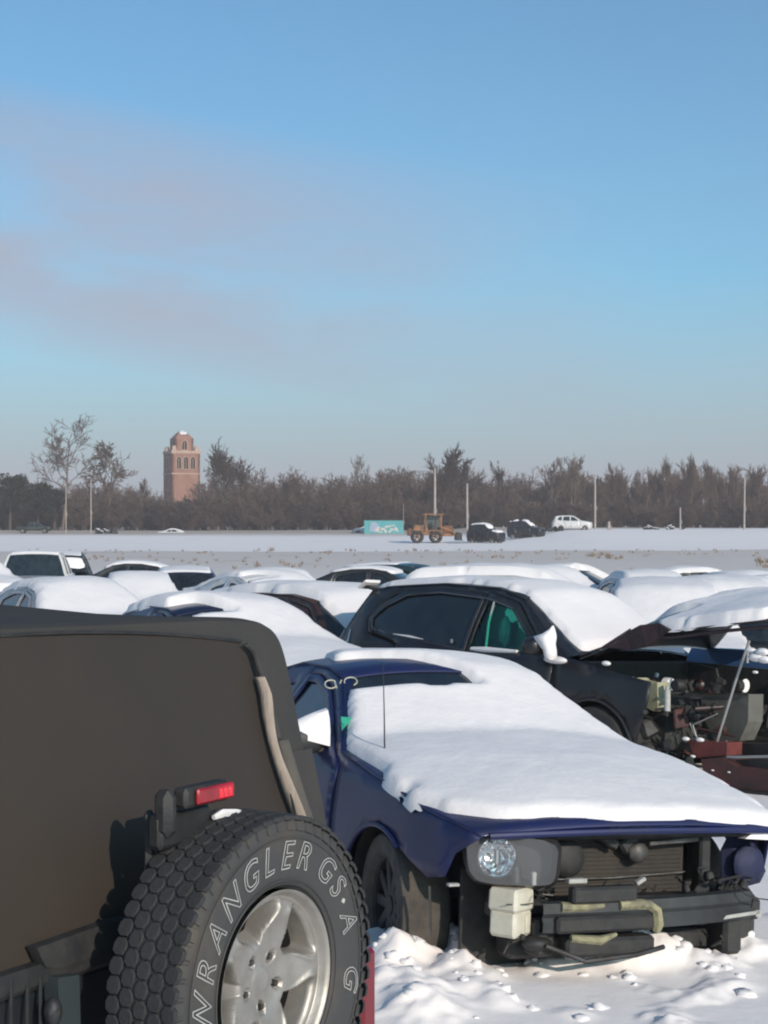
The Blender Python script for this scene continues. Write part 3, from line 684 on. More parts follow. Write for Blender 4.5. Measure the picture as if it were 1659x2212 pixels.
# ------------------------------------------------------------------ poles
POLE = mat('weathered_pole', (.42, .37, .33), .8, var=.3, vscale=2)
def pole(px, ytop, d, r, label, cross=False, lamp=False, lean=0.):
    x = (px - CX) / F * d; z0 = gz(x, d); h = H - (ytop - HY) / F * d - z0
    root = empty('utility_pole', label, 'pole', (x, d, z0 - .1), 0, 'poles along the field')
    mb = MB(); mb.tube([(0, 0, 0), (lean * h * .5, 0, h * .5), (lean * h, 0, h + .1)], [r, r * .88, r * .7], 10); mb.build('shaft', POLE, root)
    mb = MB()
    if cross: mb.box((lean * h, -.12, h - .35), (1.1, .12, .12)); [mb.tube([(lean * h + a, -.12, h - .3), (lean * h + a, -.12, h - .08)], .05, 6) for a in (-.45, .45)]
    else: mb.tube([(lean * h, 0, h + .08), (lean * h, 0, h + .2)], r * .75, 8); mb.box((r + .05, -r, h * .4), (.08, .1, .6))
    mb.build('crossarm' if cross else 'cap', POLE, root)
pole(940, 1013, 238, .20, 'thick tall pale pole rising behind the loader cab', lean=-.0)
pole(1010, 1046, 238, .17, 'tall pale pole between the loader and the snowy wrecks', lean=-.003)
pole(1286, 1027, 240, .16, 'tall pale pole at the nose of the white SUV')
pole(1608, 1030, 238, .15, 'tall thin pole near the right edge of the photo', lean=.012)
pole(1470, 1098, 236, .13, 'short post standing alone right of the white SUV')
pole(197, 1036, 262, .10, 'grey pole at far left right of the parked green truck')
pole(143, 1046, 262, .09, 'pale pole directly below the tallest bare tree', lean=-.0)
pole(1316, 1128, 236, .25, 'stubby pale post just right of the pole by the white SUV')
pole(872, 1090, 262, .05, 'very thin post at the right end of the teal container')

# pale winter air over the field
hz = MB(); hz.box((0, 180, 50), (900, 720, 130)); ho = hz.build('haze', MATS['snow_far'], None, False); ho['kind'] = 'stuff'; ho['label'] = 'thin pale winter haze over the whole field'
hm = bpy.data.materials.new('haze'); hm.use_nodes = True; ht = hm.node_tree; ht.nodes.clear(); hout = ht.nodes.new('ShaderNodeOutputMaterial'); pv = ht.nodes.new('ShaderNodeVolumePrincipled')
pv.inputs['Density'].default_value = .00042; pv.inputs['Color'].default_value = (.97, .92, .92, 1); pv.inputs['Anisotropy'].default_value = .0; ht.links.new(pv.outputs[0], hout.inputs['Volume'])
ho.data.materials.clear(); ho.data.materials.append(hm); SC.cycles.volume_bounces = 1; SC.cycles.volume_step_rate = 10

# ------------------------------------------------------------------ teal painted container
TEAL = mat('teal_paint', (.07, .34, .34), .6, var_rgb=(.12, .40, .46), vscale=.5)
MUR = mat('mural_white', (.60, .60, .58), .7, var=.3, vscale=3); MURL = mat('mural_lilac', (.30, .36, .48), .7)
d = 262; c = at(829, 1145, d); z0 = gz(c.x, d); s = d / F
ct = empty('container', 'teal storage container with a white mural on its side beyond the field', 'container', (c.x, d, z0 - .1), 0)
L = 84 * s; hh = 30 * s
mb = MB(); mb.box((0, 1.2, hh / 2), (L, 2.4, hh)); mb.build('shell', TEAL, ct, False)
for k in range(22): mb = MB(); mb.box((-L / 2 + L * (k + .5) / 22, -.02, hh / 2), (L / 44, .05, hh - .15)); mb.build('corrugation', TEAL, ct, False)
mb = MB(); mb.box((0, 1.2, hh + .05), (L + .1, 2.5, .12)); mb.build('roof', BLACK, ct, False)
rng = random.Random(5); mb = MB()
for (a, b, w, h_, t_) in [(-.9, .75, .9, .9, .5), (-.2, .9, 1.3, .45, -.1), (.6, 1.25, 1.3, .4, .35), (1.3, .8, .9, .5, .2), (.3, .5, .5, .6, 0), (1.9, .9, .35, 1.0, .3), (2.2, .7, .3, .8, -.3), (-.5, .35, .7, .3, .2), (1.0, .45, .6, .35, .1), (1.5, 1.4, .8, .2, .5)]:
    n = 9; pts = [(a + w / 2 * math.cos(6.283 * k / n) * rng.uniform(.6, 1.2), -.055 - .004, b + t_ * .2 * math.cos(6.283 * k / n) + h_ / 2 * math.sin(6.283 * k / n) * rng.uniform(.6, 1.2)) for k in range(n)]
    mb.add(pts, [tuple(range(n))])
mb.build('mural', MUR, ct, False)
mb = MB(); mb.add([(-2.0, -.052, 1.9), (-2.3, -.052, .5), (-1.2, -.052, .3), (-.8, -.052, 1.5), (-1.3, -.052, 2.0)], [(0, 1, 2, 3, 4)]); mb.build('mural', MURL, ct, False)

# ------------------------------------------------------------------ wheel loader
ORANGE = mat('loader_orange', (.34, .14, .045), .6, var_rgb=(.12, .075, .05), vscale=1.6, thr=(.4, .6))
d = 208; c = at(935, 1175, d); z0 = gz(c.x, d)
lo = empty('wheel_loader', 'orange wheel loader with open cab standing in the snowy field', 'loader', (c.x, d, z0), R(4))
for (x, r) in [(-1.75, .68), (.35, .68)]:
    for y in (-.85, .85):
        o = wheel(lo, x, y, r, .45, -1 if y < 0 else 1, 0, mat('muddy_orange', (.14, .07, .04), .8), 20)
mb = MB(); mb.box((-.3, 0, 1.15), (3.2, .9, .55), bevel=.08); mb.box((-1.4, 0, 1.6), (1.7, 1.0, .75), taper=.92, bevel=.1); mb.build('engine_hood', ORANGE, lo)
mb = MB(); mb.box((1.5, 0, 1.0), (1.6, .6, .5), bevel=.06); mb.box((.35, 0, 1.32), (1.0, 2.0, .1)); mb.box((-1.75, 0, 1.42), (1.1, 2.0, .1)); mb.build('frame', ORANGE, lo)
for x in (-.85, .95):
    for y in (-.62, .62): mb = MB(); mb.box((x, y, 2.25), (.09, .09, 1.7)); mb.build('cab_post', ORANGE, lo)
mb = MB(); mb.box((.05, 0, 3.12), (2.3, 1.5, .12), bevel=.03); mb.build('cab_roof', ORANGE, lo)
mb = MB(); mb.box((.05, .55, 2.35), (1.6, .03, 1.3)); mb.build('cab_glass', mat('cab_glass', (.08, .09, .09), .2), lo)
mb = MB(); mb.box((1.7, .1, 1.5), (1.4, 1.2, .8), None, .8, .1); mb.box((-2.6, 0, 1.2), (.5, 1.3, .8), None, .9, .08); mb.build('counterweight', mat('muddy_orange', (.14, .07, .04)), lo)
mb = MB(); mb.box((.1, 0, 1.65), (.5, .5, .5)); mb.box((-.1, 0, 2.0), (.12, .5, .6)); mb.build('seat', BLACK, lo)
mb = MB()
for y in (-.5, .5): mb.tube([(.9, y, 1.7), (2.0, y, 1.35), (2.7, y, .75)], .11, 6)
mb.build('lift_arm', ORANGE, lo)
mb = MB(); prof_ = [(2.6, .3), (3.5, .25), (2.75, .45), (2.55, .75), (2.75, 1.15), (2.95, 1.2), (2.65, .75)]
n = len(prof_)
mb.add([(x, -1.2, z) for x, z in prof_] + [(x, 1.2, z) for x, z in prof_], [(i, (i + 1) % n, n + (i + 1) % n, n + i) for i in range(n)] + [(0, 2, 3), (0, 3, 4), (4, 5, 6)]); mb.box((2.9, -1.2, .7), (.6, .04, .8)); mb.box((2.9, 1.2, .7), (.6, .04, .8)); mb.build('bucket', DARKM, lo, False)
mb = MB(); mb.tube([(-1.5, .2, 1.9), (-1.5, .2, 2.7)], .06, 8); mb.build('exhaust', DARKM, lo)
lo.scale = (1.12, 1.12, 1.16)

# ------------------------------------------------------------------ far vehicles
def far_car(px, py, d, yaw, name, label, cat, spec, paint, seed=0, z=None, group=None, **k):
    x = (px - CX) / F * d; z0 = gz(x, d) if z is None else z
    return car(name, label, cat, (x, d, z0), yaw, spec, paint, group, step=.12, fine=.3, seed=seed, **k)[0]
def z_at(py, d): return H - (py - HY) / F * d
def zscaled(sp, k, kx=1.):
    s = dict(sp); sp = dict(sp)
    for q_ in ('top', 'plan', 'crown'): s[q_] = sp[q_] = [(x * kx, z) for x, z in sp[q_]]
    for q_ in ('doors', 'wins'): sp[q_] = [[(x * kx, z) for x, z in d] for d in sp[q_]]
    s['panels'] = [(n_, a_ * kx, b_ * kx, k_) for n_, a_, b_, k_ in sp['panels']]; s['arches'] = [(a_ * kx, z, r_) for a_, z, r_ in sp['arches']]; s['wr'] = sp['wr'] * 1.1
    s['top'] = [(x, z * k) for x, z in sp['top']]; s['vert'] = [(z * k, w) for z, w in sp['vert']]
    s['doors'] = [[(x, z * k) for x, z in d] for d in sp['doors']]; s['wins'] = [[(x, z * k) for x, z in d] for d in sp['wins']]
    return s
BIGSUV = zscaled(SUV, 1.3, 1.22); TALL = zscaled(SUV, 1.45, 1.1)
far_car(1262, 1145, 236, 0, 'white_suv', 'white two door SUV parked on top of the snowy rise', 'SUV', BIGSUV, WHITEP, 1, z=z_at(1147, 236), snow=False, depth=.05)
far_car(1072, 1172, 208, -40, 'wrecked_wagon', 'black snow capped wreck just right of the loader', 'car', TALL, BLACKP, 2, z=z_at(1175, 208), depth=.2, keep=lambda x, y, z: (.5 + noise.noise(Vector((x * 1.5, y * 2, 0))) * 1.5) if (x > -.3 or z > 1.9) else -1)
far_car(1160, 1160, 222, -28, 'wrecked_wagon', 'black snow capped wreck between the loader side wreck and the white SUV', 'car', TALL, BLACKP, 3, z=z_at(1165, 222), depth=.2, keep=lambda x, y, z: (.3 + noise.noise(Vector((x * 1.5 + 5, y * 2, 0))) * 1.5) if z > 1.6 else -1)
GREEN = mat('dark_green_paint', (.012, .022, .018), .4, 0, .3)
far_car(98, 1149, 266, 4, 'pickup_truck', 'dark green truck parked at far left below the evergreens', 'pickup truck', PICKUP, GREEN, 4, snow=False)
# scrap between the vehicles at the far left, and the dark ramp under the wrecks
def scrap(px, d, w, h, name, label, cat, seed, m=DARKM, snow=.4):
    rng = random.Random(seed); x = (px - CX) / F * d; z0 = gz(x, d)
    root = empty(name, label, cat, (x, d, z0), 0)
    mb = MB(); sn = MB()
    for k in range(9):
        a = rng.uniform(-w / 2, w / 2); s_ = rng.uniform(.4, 1.1); hh_ = rng.uniform(.3, 1) * h
        M = Matrix.Rotation(rng.uniform(-.5, .5), 3, 'Y') @ Matrix.Rotation(rng.uniform(0, 3), 3, 'Z')
        mb.box((a, rng.uniform(-.5, .5), hh_ * .45), (s_, rng.uniform(.2, .9), hh_ * .8), M, taper=.8, bevel=.05)
        if rng.random() < snow: sn.box((a, 0, hh_ * .92), (s_ * .8, .5, .12), M, bevel=.05)
    mb.build('scrap_metal', m, root); sn.build('snow_cover', SNOWF, root)
scrap(225, 262, 4.2, .9, 'scrap_pile', 'low dark scrap pile dusted with snow left of centre at the treeline', 'scrap pile', 3)
scrap(1195, 232, 2.6, .9, 'scrap_pile', 'dark scrap heaped behind the white SUV', 'scrap pile', 5, snow=.1)
scrap(1440, 240, 6, .7, 'scrap_pile', 'snow dusted junk low at the treeline right of the SUV', 'scrap pile', 8, snow=.9)
far_car(350, 1146, 270, 180, 'parked_car', 'snow covered low car at the treeline left of the tower', 'car', SEDAN, WHITEP, 6, z=z_at(1162, 270))
far_car(405, 1146, 272, 2, 'parked_car', 'second snow covered car at the treeline below the tower', 'car', SEDAN, WHITEP, 7, z=z_at(1164, 272))
far_car(775, 1146, 268, 178, 'parked_car', 'white car half hidden at the left end of the teal container', 'car', SEDAN, WHITEP, 8, z=z_at(1155, 268))
# a plank ramp of trodden dark ground leading up to the pickup
mb = MB()
for k in range(18):
    for j in (-1, 1):
        pass
us = np.linspace(0, 1, 14)
pa, pb = at(985, 1176, 206), at(1215, 1148, 232)
def trk(u, v):
    x = pa.x + (pb.x - pa.x) * u + v * 1.2; y = pa.y + (pb.y - pa.y) * u + v * 2.2
    return Vector((x, y, gz(x, y) + .03))
mb.grid(trk, list(us), [-1.2, -.6, 0, .6, 1.2])
o = mb.build('dirt_track', mat('trodden_dirt', (.06, .055, .055), .95, var_rgb=(.35, .35, .36), vscale=1.2, thr=(.5, .7)), None); o['kind'] = 'structure'

# ------------------------------------------------------------------ snowed-in cars of the yard
CG = 'snow covered cars in the middle rows of the yard'

def ray_plane(root, px, py, p0, n):
    """where the sight line of a picture point meets a plane given in the thing's own axes"""
    Mi = root.matrix_world.inverted(); o = Mi @ Vector((0, 0, H)); d = Mi.to_3x3() @ (at(px, py, 1.) - Vector((0, 0, H)))
    p0, n = Vector(p0), Vector(n); return o + d * ((p0 - o).dot(n) / d.dot(n))
def ellip(mb, c, r, n=10, m=8, pw=1.):
    vs = []; fs = []
    for i in range(m + 1):
        a = math.pi * i / m - math.pi / 2
        for k in range(n):
            t = 2 * math.pi * k / n; f = lambda v: math.copysign(abs(v) ** pw, v)
            vs.append((c[0] + r[0] * f(math.cos(a)) * f(math.cos(t)), c[1] + r[1] * f(math.cos(a)) * f(math.sin(t)), c[2] + r[2] * f(math.sin(a))))
    fs = [(i * n + k, i * n + (k + 1) % n, (i + 1) * n + (k + 1) % n, (i + 1) * n + k) for i in range(m) for k in range(n)]
    return mb.add(vs, fs)

# ------------------------------------------------------------------ blue coupe
COUPE = dict(top=[(.80, .765), (.72, .79), (.4, .84), (0, .912), (-.60, .99), (-1.25, 1.32), (-1.55, 1.375), (-2.0, 1.38), (-2.5, 1.29), (-3.05, 1.08), (-3.6, 1.05), (-3.72, .97)],
    plan=[(.85, .755), (.6, .835), (.3, .885), (0, .905), (-.6, .93), (-1, .93), (-2.5, .94), (-3.3, .92), (-3.75, .80)],
    vert=[(.15, .93), (.5, 1.), (.7, .995), (.86, .975), (.93, .96), (1.0, .91), (1.15, .785), (1.33, .65), (1.38, .62)], sill=.17,
    crown=[(.85, .035), (.5, .08), (0, .08), (-.5, .065), (-1.25, .055), (-2.2, .05), (-3.7, .03)], arches=[(0, .34, .375), (-2.72, .34, .375)], wr=.34,
    front_low=[(.34, .60), (.48, .55), (.60, .57), (.66, .68)], arch_stop=.95,
    doors=[[(-.55, .26), (-.55, .93), (-.76, 1.015), (-1.32, 1.27), (-1.62, 1.335), (-1.80, 1.33), (-1.86, .9), (-1.80, .26)]],
    wins=[[(-.86, 1.0), (-1.35, 1.235), (-1.62, 1.29), (-1.74, 1.29), (-1.79, .985)], [(-1.96, 1.0), (-1.92, 1.28), (-2.3, 1.2), (-2.45, 1.03)]],
    panels=[('hood', .80, -.60, 'p'), ('windshield', -.60, -1.25, 'glass'), ('roof', -1.25, -2.5, 'p'), ('rear_window', -2.5, -3.05, 'glass'), ('trunk_lid', -3.05, -3.72, 'p')])
def keep_m(x, y, z):
    if x > -.62:
        yb = interp(x, [(-.62, -.90), (-.45, -.88), (-.30, -.86), (-.12, -.86), (.0, -.90), (.06, -.95), (.28, -.94), (.38, -.86), (.55, -.80), (.68, -.68), (.80, -.45)])
        xb = interp(y, [(-1.0, .36), (-.85, .55), (-.70, .68), (-.5, .77), (0, .835), (.3, .84), (.6, .82), (.9, .79)])
        return min(y - yb, xb - x)
    w = y + interp(x, [(-1.25, -.0), (-.62, .0)]) + interp(x, [(-1.25, .66), (-.62, .87)])
    q = interp(y, [(-1, .66), (-.35, .56), (-.1, .38), (.06, .12), (.14, -.1)])        # bare depth of roof behind the windshield top
    hole = max(x + 1.105, -(x + 1.145 + q), (y - .12) * .8)
    if x > -1.27: return min(w, hole)
    return min(hole, y + .42 + .10 * math.sin(x * 3))
mu_yaw = -67.5
mus, Wm, ztm, _ = car('blue_coupe', 'dark blue coupe missing its front bumper, snow on windshield and hood, white tank under headlight', 'car', (.775, 7.98, -.05), mu_yaw, COUPE, BLUE, None, -1.8, -3.0,
    keep=keep_m, edge=-.035, drape=.07, depth=.062, step=.025, seed=3, caps=(False, True), fine=.06, rimm=DARKM, rag=.018, wheels=False)
for (ax, s, st) in [(0, -1, R(-5)), (0, 1, R(-5)), (-2.72, -1, 0), (-2.72, 1, 0)]:
    w_ = wheel(mus, ax, s * (.75 if ax == 0 else .79), .34, .245, s, st, DARKM, 56, 10, rub=mat('dusty_rubber', (.10, .088, .074), .85, var_rgb=(.055, .050, .045), vscale=9, bump=.4, bscale=50))
g = MB(); g.box((-1.6, 0, .3), (3.4, 1.3, .16)); g.box((-.1, 0, .55), (.9, 1.05, .4)); g.box((.25, 0, .26), (.7, .9, .12)); g.build('underbody', BLACK, mus, False)
for s in (-1, 1):      # wheel-house liners
    g = MB(); g.lathe([(s * .52, .40), (s * .86, .41)], (0, 0, .34), 'Y', 24, 1.0, math.pi); g.add([(-.42, s * .52, .2), (.42, s * .52, .2), (.42, s * .52, .75), (-.42, s * .52, .75)], [(0, 1, 2, 3)]); g.build('wheel_liner', BLACK, mus)
    g = MB()
    g.tube([Vector((.375 * math.cos(t), s * (Wm(.375 * math.cos(t), .34 + .375 * math.sin(t)) + .004), .34 + .375 * math.sin(t))) for t in np.linspace(.95, math.pi, 16)], .012, 6); g.build('arch_lip', BLUE, mus)
# hood lip, catching light along the front
g = MB(); g.tube([Vector((.80 + .05 * (1 - abs(y / .78) ** 2.4), y, .768 + .02 * (1 - (y / .8) ** 2))) for y in np.linspace(-.72, .78, 24)], .016, 8); g.build('hood_lip', BLUE, mus)
# headlight
HOUS = mat('lamp_housing', (.03, .031, .033), .35, .1, .3, var_rgb=(.03, .03, .03), vscale=8); LENSG = mat('lamp_lens', (.5, .52, .55), .05, 0, 0, alpha=.16)
fa = Vector((.75, -.60, .66)); dirn = Vector((.17, .40, 0)).normalized(); nrm = Vector((dirn.y, -dirn.x, 0)); up = Vector((0, 0, 1)); MH = Matrix((dirn, nrm, up)).transposed()
g = MB(); prf = [(-.20, .115), (.235, .118), (.225, -.075), (.19, -.115), (-.13, -.112), (-.185, -.05)]
pr = smooth_poly(prf, 2); n = len(pr)
vs = [fa + MH @ Vector((a, .0, b)) for a, b in pr] + [fa + MH @ Vector((a * .93, .03, b * .88)) for a, b in pr] + [fa + MH @ Vector((a * .86, -.08, b * .80)) for a, b in pr] + [fa + MH @ Vector((a * 1.0, -.12, b * 1.0)) for a, b in pr]
fs = [(i, (i + 1) % n, n + (i + 1) % n, n + i) for i in range(n)] + [(n + i, n + (i + 1) % n, 2 * n + (i + 1) % n, 2 * n + i) for i in range(n)] + [tuple(range(2 * n, 3 * n))] + [(i, 3 * n + i, 3 * n + (i + 1) % n, (i + 1) % n) for i in range(n)]
g.add(vs, fs); hl = g.build('headlight', HOUS, mus)
for (cx_, cz_, rr, nm) in [(-.045, .012, .082, 'reflector')]:
    g = MB(); vs = []; fs = []; rng = random.Random(2)
    rad = [.0, .25, .45, .62, .8, .95, 1.0]; N = 22
    for i, q_ in enumerate(rad):
        for k in range(N):
            t = 6.2832 * (k + (.5 if i % 2 else 0)) / N; dep = -.055 * (1 - q_ ** 2) + rng.uniform(-.005, .005) * (q_ < .97)
            vs.append(fa + MH @ Vector((cx_ + rr * q_ * math.cos(t), -.005 + dep, cz_ + rr * 1.03 * q_ * math.sin(t))))
    for i in range(len(rad) - 1):
        for k in range(N): fs += [(i * N + k, i * N + (k + 1) % N, (i + 1) * N + k), (i * N + (k + 1) % N, (i + 1) * N + (k + 1) % N, (i + 1) * N + k)]
    g.add(vs, fs); g.build(nm, mat('reflector_chrome', (.75, .76, .78), .13, 1), hl, False)
g = MB(); g.tube([fa + MH @ Vector((-.045 + .086 * math.cos(t), .004, .012 + .088 * math.sin(t))) for t in np.linspace(0, 6.2832, 33)], .006, 6, False); g.build('lamp_ring', HOUS, hl)
g = MB(); g.tube([fa + MH @ Vector((-.045, -.01, .012 + z)) for z in (-.03, .03)], .014, 8); g.build('bulb', CHROME, hl)
g = MB(); vs = [fa + MH @ Vector((a * .92, .032 + .012 * (1 - (a / .24) ** 2), b * .87)) for a, b in pr]; g.add(vs, [tuple(range(n))]); g.build('lens', LENSG, hl)
# radiator support and cooling pack
def bxs(name, m, lst, sharp=35, parent=None):
    for (c, s_, *r_) in lst:
        g = MB(); g.box(c, s_, r_[0] if r_ else None, bevel=min(s_) * .18); g.build(name, m, parent or mus, sharp=sharp)
bxs('radiator_support', DARKM, [((.66, 0, .755), (.09, 1.36, .05)), ((.66, -.405, .60), (.08, .05, .32)), ((.66, .44, .60), (.08, .06, .32)), ((.66, -.36, .60), (.05, .02, .30)), ((.68, 0, .445), (.10, 1.30, .07))])
RAD = mat('radiator_core', (.04, .038, .036), .7, .2, var_rgb=(.065, .055, .045), vscale=9, bump=.4, bscale=90)
bxs('radiator', RAD, [((.57, .02, .60), (.05, .74, .30))])
for k in range(15): bxs('radiator_fin', RAD, [((.599, .02, .47 + k * .019), (.008, .70, .006))])
bxs('hose', DARKM, [((.635, .06, .705), (.07, .10, .07), Matrix.Rotation(.6, 3, 'X')), ((.64, -.06, .725), (.07, .13, .05), Matrix.Rotation(-.5, 3, 'X'))])
g = MB(); ellip(g, (.665, .10, .665), (.03, .052, .05)); g.build('grey_cap', DIRTYM, mus)
g = MB(); ellip(g, (.64, -.25, .64), (.03, .09, .085)); g.build('fan_shroud', BLACK, mus)
bxs('latch_bar', DIRTYM, [((.69, .27, .715), (.02, .26, .022), Matrix.Rotation(.06, 3, 'X'))])
g = MB(); g.tube([(.62, -.36, .548), (.615, 0, .545), (.62, .38, .562)], .006, 6); g.build('coolant_line', DIRTYM, mus)
# bumper beam with absorber remains
BEAM = mat('bumper_beam', (.045, .052, .055), .55, .2, var_rgb=(.02, .022, .024), vscale=6)
g = MB()
def beam(u, v): # u along y, v round the section
    sec = [(.0, .065), (.05, .062), (.055, .02), (.042, .0), (.055, -.02), (.05, -.062), (0, -.065), (-.02, -.06)]
    a = sec[int(v)]; return Vector((.79 + .06 * (1 - (u / .6) ** 2) + a[0], u, .435 + a[1] + .018 * u))
g.grid(beam, list(np.linspace(-.48, .59, 22)), list(range(8))); g.build('bumper_beam', BEAM, mus, sharp=30)
YEL = mat('yellow_foam', (.36, .345, .20), .85, var_rgb=(.13, .12, .09), vscale=18, bump=.3, bscale=40)
g = MB(); g.tube([(.875, -.40, .475), (.885, -.30, .472), (.89, -.20, .478)], [.022, .018, .012], 6); g.build('foam_strip', YEL, mus)
g = MB(); g.tube([(.905, -.13, .478), (.905, -.05, .482), (.90, .02, .475), (.90, .06, .45), (.90, .07, .39), (.90, .06, .355)], [.020, .022, .022, .024, .026, .018], 6); g.build('foam_strip', YEL, mus)
g = MB(); g.tube([(.895, -.36, .345), (.905, -.22, .332), (.90, -.14, .355)], [.016, .020, .008], 6); g.build('foam_strip', YEL, mus)
bxs('lower_bracket', BLACK, [((.87, -.18, .40), (.07, .50, .07)), ((.85, -.16, .30), (.10, .44, .08)), ((.88, -.20, .525), (.06, .32, .07))])
g = MB(); g.tube([(.86, -.46, .31), (.92, -.30, .25), (.93, -.05, .27), (.9, .10, .29)], .011, 6); g.build('lower_rail', DARKM, mus)
g = MB(); ellip(g, (.80, -.47, .31), (.05, .07, .035)); g.build('fog_lamp_bracket', DARKM, mus)
bxs('white_sticker', mat('dirty_white', (.45, .45, .43), .7, var=.3, vscale=20), [((.868, .50, .405), (.006, .24, .016), Matrix.Rotation(.09, 3, 'X')), ((.868, .615, .41), (.006, .03, .03)), ((.82, -.30, .575), (.04, .09, .02)), ((.80, -.50, .585), (.03, .02, .06)), ((.82, .02, .565), (.03, .05, .018), Matrix.Rotation(.5, 3, 'X')), ((.76, -.86, .565), (.03, .05, .012))])
bxs('side_rail', BLACK, [((.70, .52, .32), (.24, .10, .20)), ((.70, -.44, .33), (.24, .10, .16)), ((.62, .66, .40), (.20, .16, .10)), ((.62, 0, .27), (.15, 1.1, .10))])
# far side: bare blue inner fender where the second headlight was
g = MB(); g.box((.60, .70, .60), (.10, .25, .24), Matrix.Rotation(.2, 3, 'X'), .8, .05); g.build('inner_fender', mat('dull_blue', (.016, .022, .07), .6, var=.4, vscale=12, bump=.4), mus)
g = MB(); ellip(g, (.67, .69, .60), (.03, .085, .085), 14, 8, .9); g.build('lamp_socket', mat('dull_blue', (.02, .03, .1)), mus)
g = MB(); g.add([(.80, .58, .735), (.80, .74, .725), (.80, .66, .785), (.74, .58, .73), (.74, .74, .725), (.74, .66, .78)], [(0, 1, 2), (3, 5, 4), (0, 3, 4, 1), (1, 4, 5, 2), (2, 5, 3, 0)]); g.build('snow_wedge', SNOW, mus, False)
g = MB(); ellip(g, (.74, .88, .50), (.05, .05, .10), 8, 6); g.build('torn_liner', mat('rust_brown', (.10, .05, .03), .9, var=.4, vscale=20), mus)
bxs('splash_shield', BLACK, [((.46, -.52, .42), (.02, .16, .40)), ((.55, .60, .35), (.3, .3, .3)), ((.50, -.4, .34), (.02, .6, .5)), ((.50, .2, .3), (.02, 1.0, .4))])
g = MB(); g.tube([(.52, -.86, .52), (.51, -.84, .30)], .006, 5); g.build('liner_edge', DIRTYM, mus)
# washer reservoir
RESV = mat('aged_white_plastic', (.62, .60, .50), .55, 0, 0, var_rgb=(.50, .47, .38), vscale=10, bump=.15)
g = MB(); c = Vector((.745, -.575, .44)); MR = Matrix.Rotation(.55, 3, 'Z'); g.box(c + Vector((0, 0, .055)), (.15, .155, .10), MR, .97, .014); rv_ = g.build('washer_reservoir', RESV, mus)
g = MB(); g.box(c + Vector((0, 0, -.045)), (.135, .14, .115), MR, 1., .014); g.build('lower_tank', RESV, rv_)
g = MB(); g.box(c + MR @ Vector((.070, .02, -.045)), (.018, .03, .08), MR, 1., .005); g.build('moulded_rib', RESV, rv_)
g = MB(); ellip(g, c + Vector((.078, .02, -.095)), (.014, .014, .014)); g.build('pump_port', BLACK, rv_)
g = MB(); g.tube([c + Vector((0, .02, .10)), c + Vector((-.01, .02, .19))], .028, 10); g.build('filler_neck', DARKM, rv_)
# mirror
mp_ = Vector((-.88, -(Wm(-.88, 1.0) + .13), 1.03))
g = MB(); ellip(g, mp_, (.075, .125, .075), 14, 10, .8); mi = g.build('mirror', mat('mirror_cover', (.03, .032, .035), .5, var=.3), mus)
g = MB(); g.box(mp_ + Vector((0, .13, -.04)), (.07, .12, .05), None, 1., .01); g.build('mirror_arm', BLACK, mi)
g = MB(); rows = []
for i, y in enumerate(np.linspace(-.125, .13, 12)):
    t = (y + .125) / .255; hh_ = .015 + .115 * t ** 1.6 + .03 * math.sin(t * 3.1); wd = .03 + .05 * math.sin(min(1, t * 1.3) * 1.57); rows.append((y, hh_, wd))
vs = []
for (y, hh_, wd) in rows:
    for k in range(9): a = math.pi * k / 8; vs.append(mp_ + Vector((wd * math.cos(a), y, .035 + hh_ * math.sin(a) ** .7 - .06 * (abs(math.cos(a)) ** 3) * (y + .125) / .255)))
g.add(vs, [(i * 9 + k, i * 9 + k + 1, (i + 1) * 9 + k + 1, (i + 1) * 9 + k) for i in range(11) for k in range(8)] + [tuple(range(9)), tuple(range(99, 108))]); g.build('mirror_snow', SNOW, mi)
# antenna on the right fender
a0 = Vector((-.32, -.74, .955)); g = MB(); g.tube([a0, a0 + Vector((-.03, .0, .24)), a0 + Vector((-.07, 0, .50))], [.005, .0035, .002], 6); g.build('antenna', BLACK, mus)
# wax-pencil marks on the glass
WAX = mat('wax_pencil', (.55, .55, .42), .8)
def mark(strokes, p0, n, name='window_marking'):
    g = MB()
    for s_ in strokes: g.tube([ray_plane(mus, a, b, p0, n) for a, b in s_], .0035, 5)
    g.build(name, WAX, mus)
def arc(cx, cy, rx, ry, a0, a1, n=10): return [(cx + rx * math.cos(R(a0 + (a1 - a0) * k / n)), cy + ry * math.sin(R(a0 + (a1 - a0) * k / n))) for k in range(n + 1)]
def ws(x, y): return Vector((x, y, ztm(x) + interp(x, COUPE['crown']) * (1 - (abs(y) / Wm(x, ztm(x))) ** 2.4)))
wp, w1, w2 = ws(-1.19, -.3), ws(-1.10, -.3), ws(-1.19, -.1); wn_ = (w1 - wp).cross(w2 - wp).normalized(); wn_ = wn_ if wn_.z > 0 else -wn_
mark([arc(715, 1478, 13, 9, -40, -330), [(722, 1470), (728, 1486)], [(738, 1469), (735, 1476)], arc(758, 1472, 14, 9, -200, 60)], wp + wn_ * .012, wn_)
sp0 = Vector((-1.5, -Wm(-1.5, 1.15) - .006, 1.15)); s1 = Vector((-1.5, -Wm(-1.5, 1.25) - .006, 1.25)); sn = (s1 - sp0).cross(Vector((1, 0, 0))).normalized()
mark([[(594, 1476), (600, 1492), (611, 1484)], [(619, 1478), (606, 1510)], [(611, 1484), (603, 1494), (618, 1494)]], sp0, sn)
g = MB(); gp = [ray_plane(mus, a, b, ws(-.62, -.6) + Vector((0, 0, .02)), wn_) for a, b in [(737, 1548), (765, 1550), (750, 1560), (740, 1572)]]
